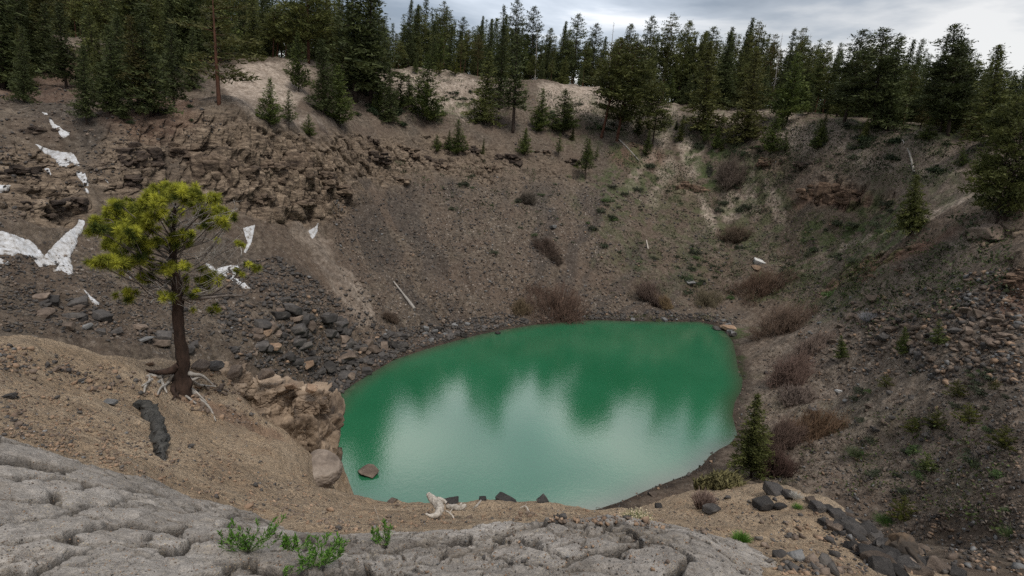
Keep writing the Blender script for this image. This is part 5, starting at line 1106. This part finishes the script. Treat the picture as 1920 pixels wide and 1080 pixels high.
o = tag(mesh_np('rock_outcrop', v, f, mk_rock('bank_rock', [(.3, (.02, .017, .015)), (.5, (.06, .048, .038)), (.65, (.14, .095, .06)), (.78, (.26, .18, .12))], 1.8, .08, 0)), 'dark jagged outcrop with rusty patches at the bottom of the stony bank', 'rock outcrop'); o.location = p - Vector((0, 0, 30 * k_))
# ------------------------------------------------------------------ logs, driftwood, plants
def log(p1, p2, r1, r2, mat, lab, cat='log', up=.05, bend=.0, name='fallen_log'):
    a = hit(*p1)[0]; b = hit(*p2)[0]; a = np.array(a[:]) + [0, 0, up]; b = np.array(b[:]) + [0, 0, up]; g = np.random.default_rng(int(p1[0]))
    m_ = (a + b) / 2; hm = drop(m_[0], m_[1])[0]; m_[2] = max(m_[2], hm.z + up * .5); P = smooth_curve([a, m_ + g.normal(size=3) * bend, b], 24)
    return tag(mesh_np(name, *tube(P, np.linspace(r1, r2, 24), 10, .25, 3), mat, smooth=True), lab, cat)
log((738,530), (777,581), .13, .27, M['grey'], 'long pale fallen log lying on the gravel slope above the lake', up=.25)
log((1159,262), (1198,303), .24, .12, M['grey'], 'grey fallen trunk below the biggest leaning pine', up=.3)
log((1691,266), (1713,326), .14, .20, M['grey'], 'pale dead trunk lying on the shaded right slope', up=.4)
log((1212,452), (1215,468), .14, .2, M['bleach'], 'short white log standing out on the gravel', up=.2)
log((1800,558), (1835,572), .08, .05, M['grey'], 'thin pale stick in the rockfall', up=.1)
log((1640,1035), (1705,1052), .03, .02, M['grey'], 'thin grey stick on the stony bank', up=.03)
log((1118,952), (1165,975), .02, .012, M['bleach'], 'thin curved white stick on the dirt near the water', up=.03, bend=.05)
log((1610,888), (1610,889), .02, .02, M['grey'], 'tiny stub', up=.02) if False else None
# dark root slab leaning out of the slope
def at_h(px, py, up=0.): 
    p, _ = hit2(px, py); return np.array(p[:]) + [0, 0, up]
P = smooth_curve([at_h(250, 762, .03), at_h(272, 770, .09), at_h(287, 790, .10), at_h(296, 815, .09), at_h(301, 842, .05), at_h(304, 862, -.02)], 40); v, f = tube(P, np.interp(np.linspace(0, 1, 40), [0, .08, .3, .7, 1], [.02, .075, .10, .085, .03]), 22, .4, 5)
v = v + fbm(v[:, 0] * 14, v[:, 1] * 14, v[:, 2] * 14, 5, 6, .7)[:, None] * .07
tag(mesh_np('weathered_stump', v, f, mk_bark('charcoal_wood', (.012, .012, .012), (.095, .09, .08), 14, 1), smooth=False), 'dark weathered curved stump jutting from the tan slope', 'stump')
# driftwood
def wood(pts, rad, lab, n=26, sides=14, up=None):
    P = smooth_curve([np.array(at(x, y, d)[:]) for x, y, d in pts], n); v, f = tube(P, WS * np.interp(np.linspace(0, 1, n), np.linspace(0, 1, len(rad)), rad), sides, .2, int(pts[0][0])); return v, f
dd = lambda x, y: math.hypot(hit(x, y)[0].x, hit(x, y)[0].y)
q = dd(820, 975); k = pxm(hit(820, 965)[0])
WS = .68
parts = [wood([(803,927,q+.45),(812,936,q+.35),(822,948,q+.2),(826,956,q+.1)], [7*k, 11*k, 12*k, 9*k], ''), wood([(826,950,q+.15),(824,958,q+.05),(818,966,q-.02),(806,967,q-.06),(798,963,q-.06)], [10*k, 10*k, 8*k, 4*k, 2*k], ''), wood([(820,934,q+.3),(830,938,q+.3),(837,943,q+.28)], [5*k, 6*k, 4*k], '')]
tag(mesh_np('driftwood', *cat_vf(parts), M['bleach'], smooth=True), 'thick bleached forked driftwood on the brink, leftmost piece', 'driftwood', 'bleached driftwood on the brink')
parts = [wood([(838,950,q+.3),(850,951,q+.25),(862,952,q+.2),(873,948,q+.25)], [6*k, 8*k, 8*k, 5*k], ''), wood([(862,948,q+.2),(866,943,q+.25)], [4*k, 2*k], '')]
tag(mesh_np('driftwood', *cat_vf(parts), M['bleach'], smooth=True), 'short thick bleached wood chunk right of the forked piece', 'driftwood', 'bleached driftwood on the brink')
parts = [wood([(836,958,q+.1),(843,962,q+.05),(850,970,q),(852,979,q-.1)], [2.2*k, 2.4*k, 2.2*k, 1.6*k], ''), wood([(843,962,q+.05),(848,954,q+.1)], [2*k, 1.2*k], '')]
tag(mesh_np('driftwood', *cat_vf(parts), M['bleach'], smooth=True), 'thin white branching stick in front of the wood chunks', 'driftwood', 'bleached driftwood on the brink')
q2 = dd(1000, 955); k2 = pxm(hit(1000, 955)[0])
parts = [wood([(975,952,q2),(985,949,q2),(990,956,q2-.1),(995,963,q2-.2)], [1.5*k2, 2*k2, 2*k2, 1*k2], ''), wood([(985,949,q2),(987,943,q2)], [1.5*k2, .8*k2], ''), wood([(990,956,q2-.1),(984,962,q2-.15)], [1.3*k2, .7*k2], '')]
tag(mesh_np('driftwood', *cat_vf(parts), M['bleach'], smooth=True), 'small spiky white root lying just behind the ledge crest', 'driftwood', 'bleached driftwood on the brink')
parts = [wood([(888,953,q2),(894,948,q2),(902,938,q2+.1)], [2*k2, 3*k2, 2*k2], '')]
tag(mesh_np('driftwood', *cat_vf(parts), M['grey'], smooth=True), 'brown broken stick stub right of the driftwood', 'driftwood', 'bleached driftwood on the brink')
# green broad-leaved plants
pl_m = mk_leaf('plant_leaf', (.035, .10, .012), (.16, .32, .05), .3, .1); ps_m = mk_bark('plant_stem', (.20, .24, .12), (.42, .45, .30), 30, 1)
def plant(px, py, wl, wr, hpx, ns, lab, seed, name='green_plant', leafl=.025):
    b, _ = hit2(px, py); g = np.random.default_rng(seed); k = pxm(b); az_ = math.atan2(b.x, b.y); RT_ = np.array([cos(az_), -sin(az_), 0]); DP_ = np.array([sin(az_), cos(az_), 0])
    st, LV, LT = [], [], []
    for i in range(ns):
        u = g.uniform(-1, 1); side = (wr if u > 0 else wl) * k * u; up = hpx * k * g.uniform(.55, 1.0) * (1 - .55 * abs(u)); dp = g.uniform(-.6, .5) * hpx * k
        e_ = RT_ * side + DP_ * dp + np.array([0, 0, up]); P_ = smooth_curve([np.zeros(3), e_ * .4 + [0, 0, -.01 + .02 * g.random()], e_ * .8 + g.normal(size=3) * .006, e_ + [0, 0, .02]], 16); st.append(tube(P_, np.linspace(.0026, .001, 16), 5))
        for j in range(4, 16):
            for r_ in range(3 if j < 13 else 5):
                d_ = g.normal(size=3) * .8 + (P_[min(j + 1, 15)] - P_[j - 1]) / (np.linalg.norm(P_[min(j + 1, 15)] - P_[j - 1]) + 1e-9) * 1.1 + [0, 0, .5]; d_ /= np.linalg.norm(d_); L_ = leafl * g.uniform(.6, 1.15); sdv = np.cross(d_, g.normal(size=3)); sdv /= np.linalg.norm(sdv); w_ = L_ * .12; a = P_[j]
                nrm = np.cross(sdv, d_); m1 = a + d_ * L_ * .5 + nrm * L_ * .04
                LV.append(np.array([a, m1 - sdv * w_, a + d_ * L_ + nrm * -.05 * L_, m1 + sdv * w_])); LT += [g.random()] * 4
    root = tag(bpy.data.objects.new(name, None), lab, 'plant', 'leafy green plants on the ledge'); col.objects.link(root); root.location = b
    mesh_np('stem', *cat_vf(st), ps_m, root, True); V_ = np.vstack(LV); mesh_np('leaves', V_, np.arange(len(V_)).reshape(-1, 4), pl_m, root, attrs={'tone': np.repeat(np.array(LT)[:, None], 4, 1)}); return root
plant(466, 1036, 52, 85, 62, 20, 'green leafy plant sprawling over the grey ledge, leftmost of the clumps', 1)
plant(545, 1032, 14, 40, 34, 9, 'small thin green plant between the two big clumps', 2)
plant(592, 1062, 34, 72, 52, 19, 'green leafy clump spreading to the tip of the ledge, lowest one', 3)
plant(722, 1022, 30, 12, 38, 11, 'upright green plant with a dry white stalk on the ledge brow', 4)
b_ = at_h(720, 1000); k = pxm(Vector(b_)); tag(mesh_np('dry_stalk', *tube(smooth_curve([at_h(722, 1020), at_h(722, 1020) + [-.01, 0, 22 * k], at_h(722, 1020) + np.array([-16 * k, 0, 66 * k])], 10), np.linspace(.0018, .0009, 10), 5), M['bleach'], smooth=True), 'dry white stalk rising above the upright green plant', 'dry stalk')
plant(540, 1078, 6, 8, 12, 5, 'tiny green sprout at the bottom edge of the ledge', 6, leafl=.014)
def tuft(px, py, rpx, hpx, n, c0, c1, lab, seed, name='grass_tuft', heads=None):
    b, _ = hit(px, py); g = np.random.default_rng(seed); k = pxm(b); r = rpx * k; h = hpx * k
    a = g.uniform(0, 6.28, n); q = g.random(n) ** .6; B = np.stack([np.cos(a) * q * r * .5, np.sin(a) * q * r * .4, 0 * a - .02 * h], 1); E = np.stack([np.cos(a) * q * r * 1.1, np.sin(a) * q * r, h * (1 - .4 * q) * g.uniform(.6, 1.1, n)], 1) + g.normal(size=(n, 3)) * r * .1
    s_ = g.normal(size=(n, 3)); s_[:, 2] *= .2; s_ = s_ / np.linalg.norm(s_, axis=1)[:, None] * h * .018; m_ = (B + E) / 2 + [0, 0, h * .08]
    V = np.stack([B - s_, B + s_, m_ + s_, m_ - s_], 1).reshape(-1, 3); V2 = np.stack([m_ - s_, m_ + s_, E + s_ * .3, E - s_ * .3], 1).reshape(-1, 3); V = np.vstack([V, V2]); t = np.repeat(g.random(2 * n), 4)
    o = tag(mesh_np(name, V, np.arange(len(V)).reshape(-1, 4), mk_leaf(name + '_%d' % seed, c0, c1, .3, 0), attrs={'tone': np.repeat(t[:, None], 4, 1)}), lab, 'plant'); o.location = b
    if heads:
        hv, hf = tri_cloud(E + g.normal(size=(n, 3)) * h * .04, h * .09, g, 1, None, .8); mesh_np('seed_head', hv, hf, mk_leaf(name + '_head_%d' % seed, heads, tuple(min(1, x * 1.3) for x in heads), .2, 0), o, attrs={'tone': np.full((len(hv), 4), .5)})
    return o
tuft(1194, 990, 30, 28, 900, (.08, .12, .03), (.26, .30, .12), 'rounded green bush with cream seed heads behind the ledge', 11, 'rabbitbrush', (.55, .47, .33))
tuft(1389, 1016, 20, 20, 500, (.05, .13, .02), (.18, .33, .06), 'bright green grass tuft behind the right end of the ledge', 12)
tuft(1318, 952, 24, 36, 700, (.16, .11, .09), (.42, .32, .27), 'pinkish dry bush above a black rock', 13, 'dry_bush')
tuft(1495, 953, 12, 9, 300, (.05, .13, .02), (.16, .30, .05), 'small bright green grass tuft among black rocks', 14)
tuft(1492, 935, 14, 16, 200, (.35, .33, .30), (.7, .68, .62), 'pale dead root stump beside the black rock', 15, 'dead_stump')
tuft(1660, 980, 24, 12, 500, (.04, .09, .02), (.12, .20, .05), 'low green grass patch beside the seedling with the dead stick', 16)
tuft(1610, 855, 30, 14, 500, (.05, .07, .03), (.12, .15, .07), 'grey green low plant patch on the right flat', 17)
tuft(1895, 1005, 28, 12, 500, (.04, .06, .02), (.10, .14, .05), 'dark green low patch near the bottom right corner', 18)
tuft(1630, 602, 22, 18, 600, (.18, .18, .19), (.42, .42, .44), 'silvery grey bush beside the rockfall', 19, 'silver_bush')
log((1678, 928), (1692, 948), .06, .10, M['bark'], 'dead black stick leaning beside the seedling pine', 'stick', up=.5, name='dead_stick')
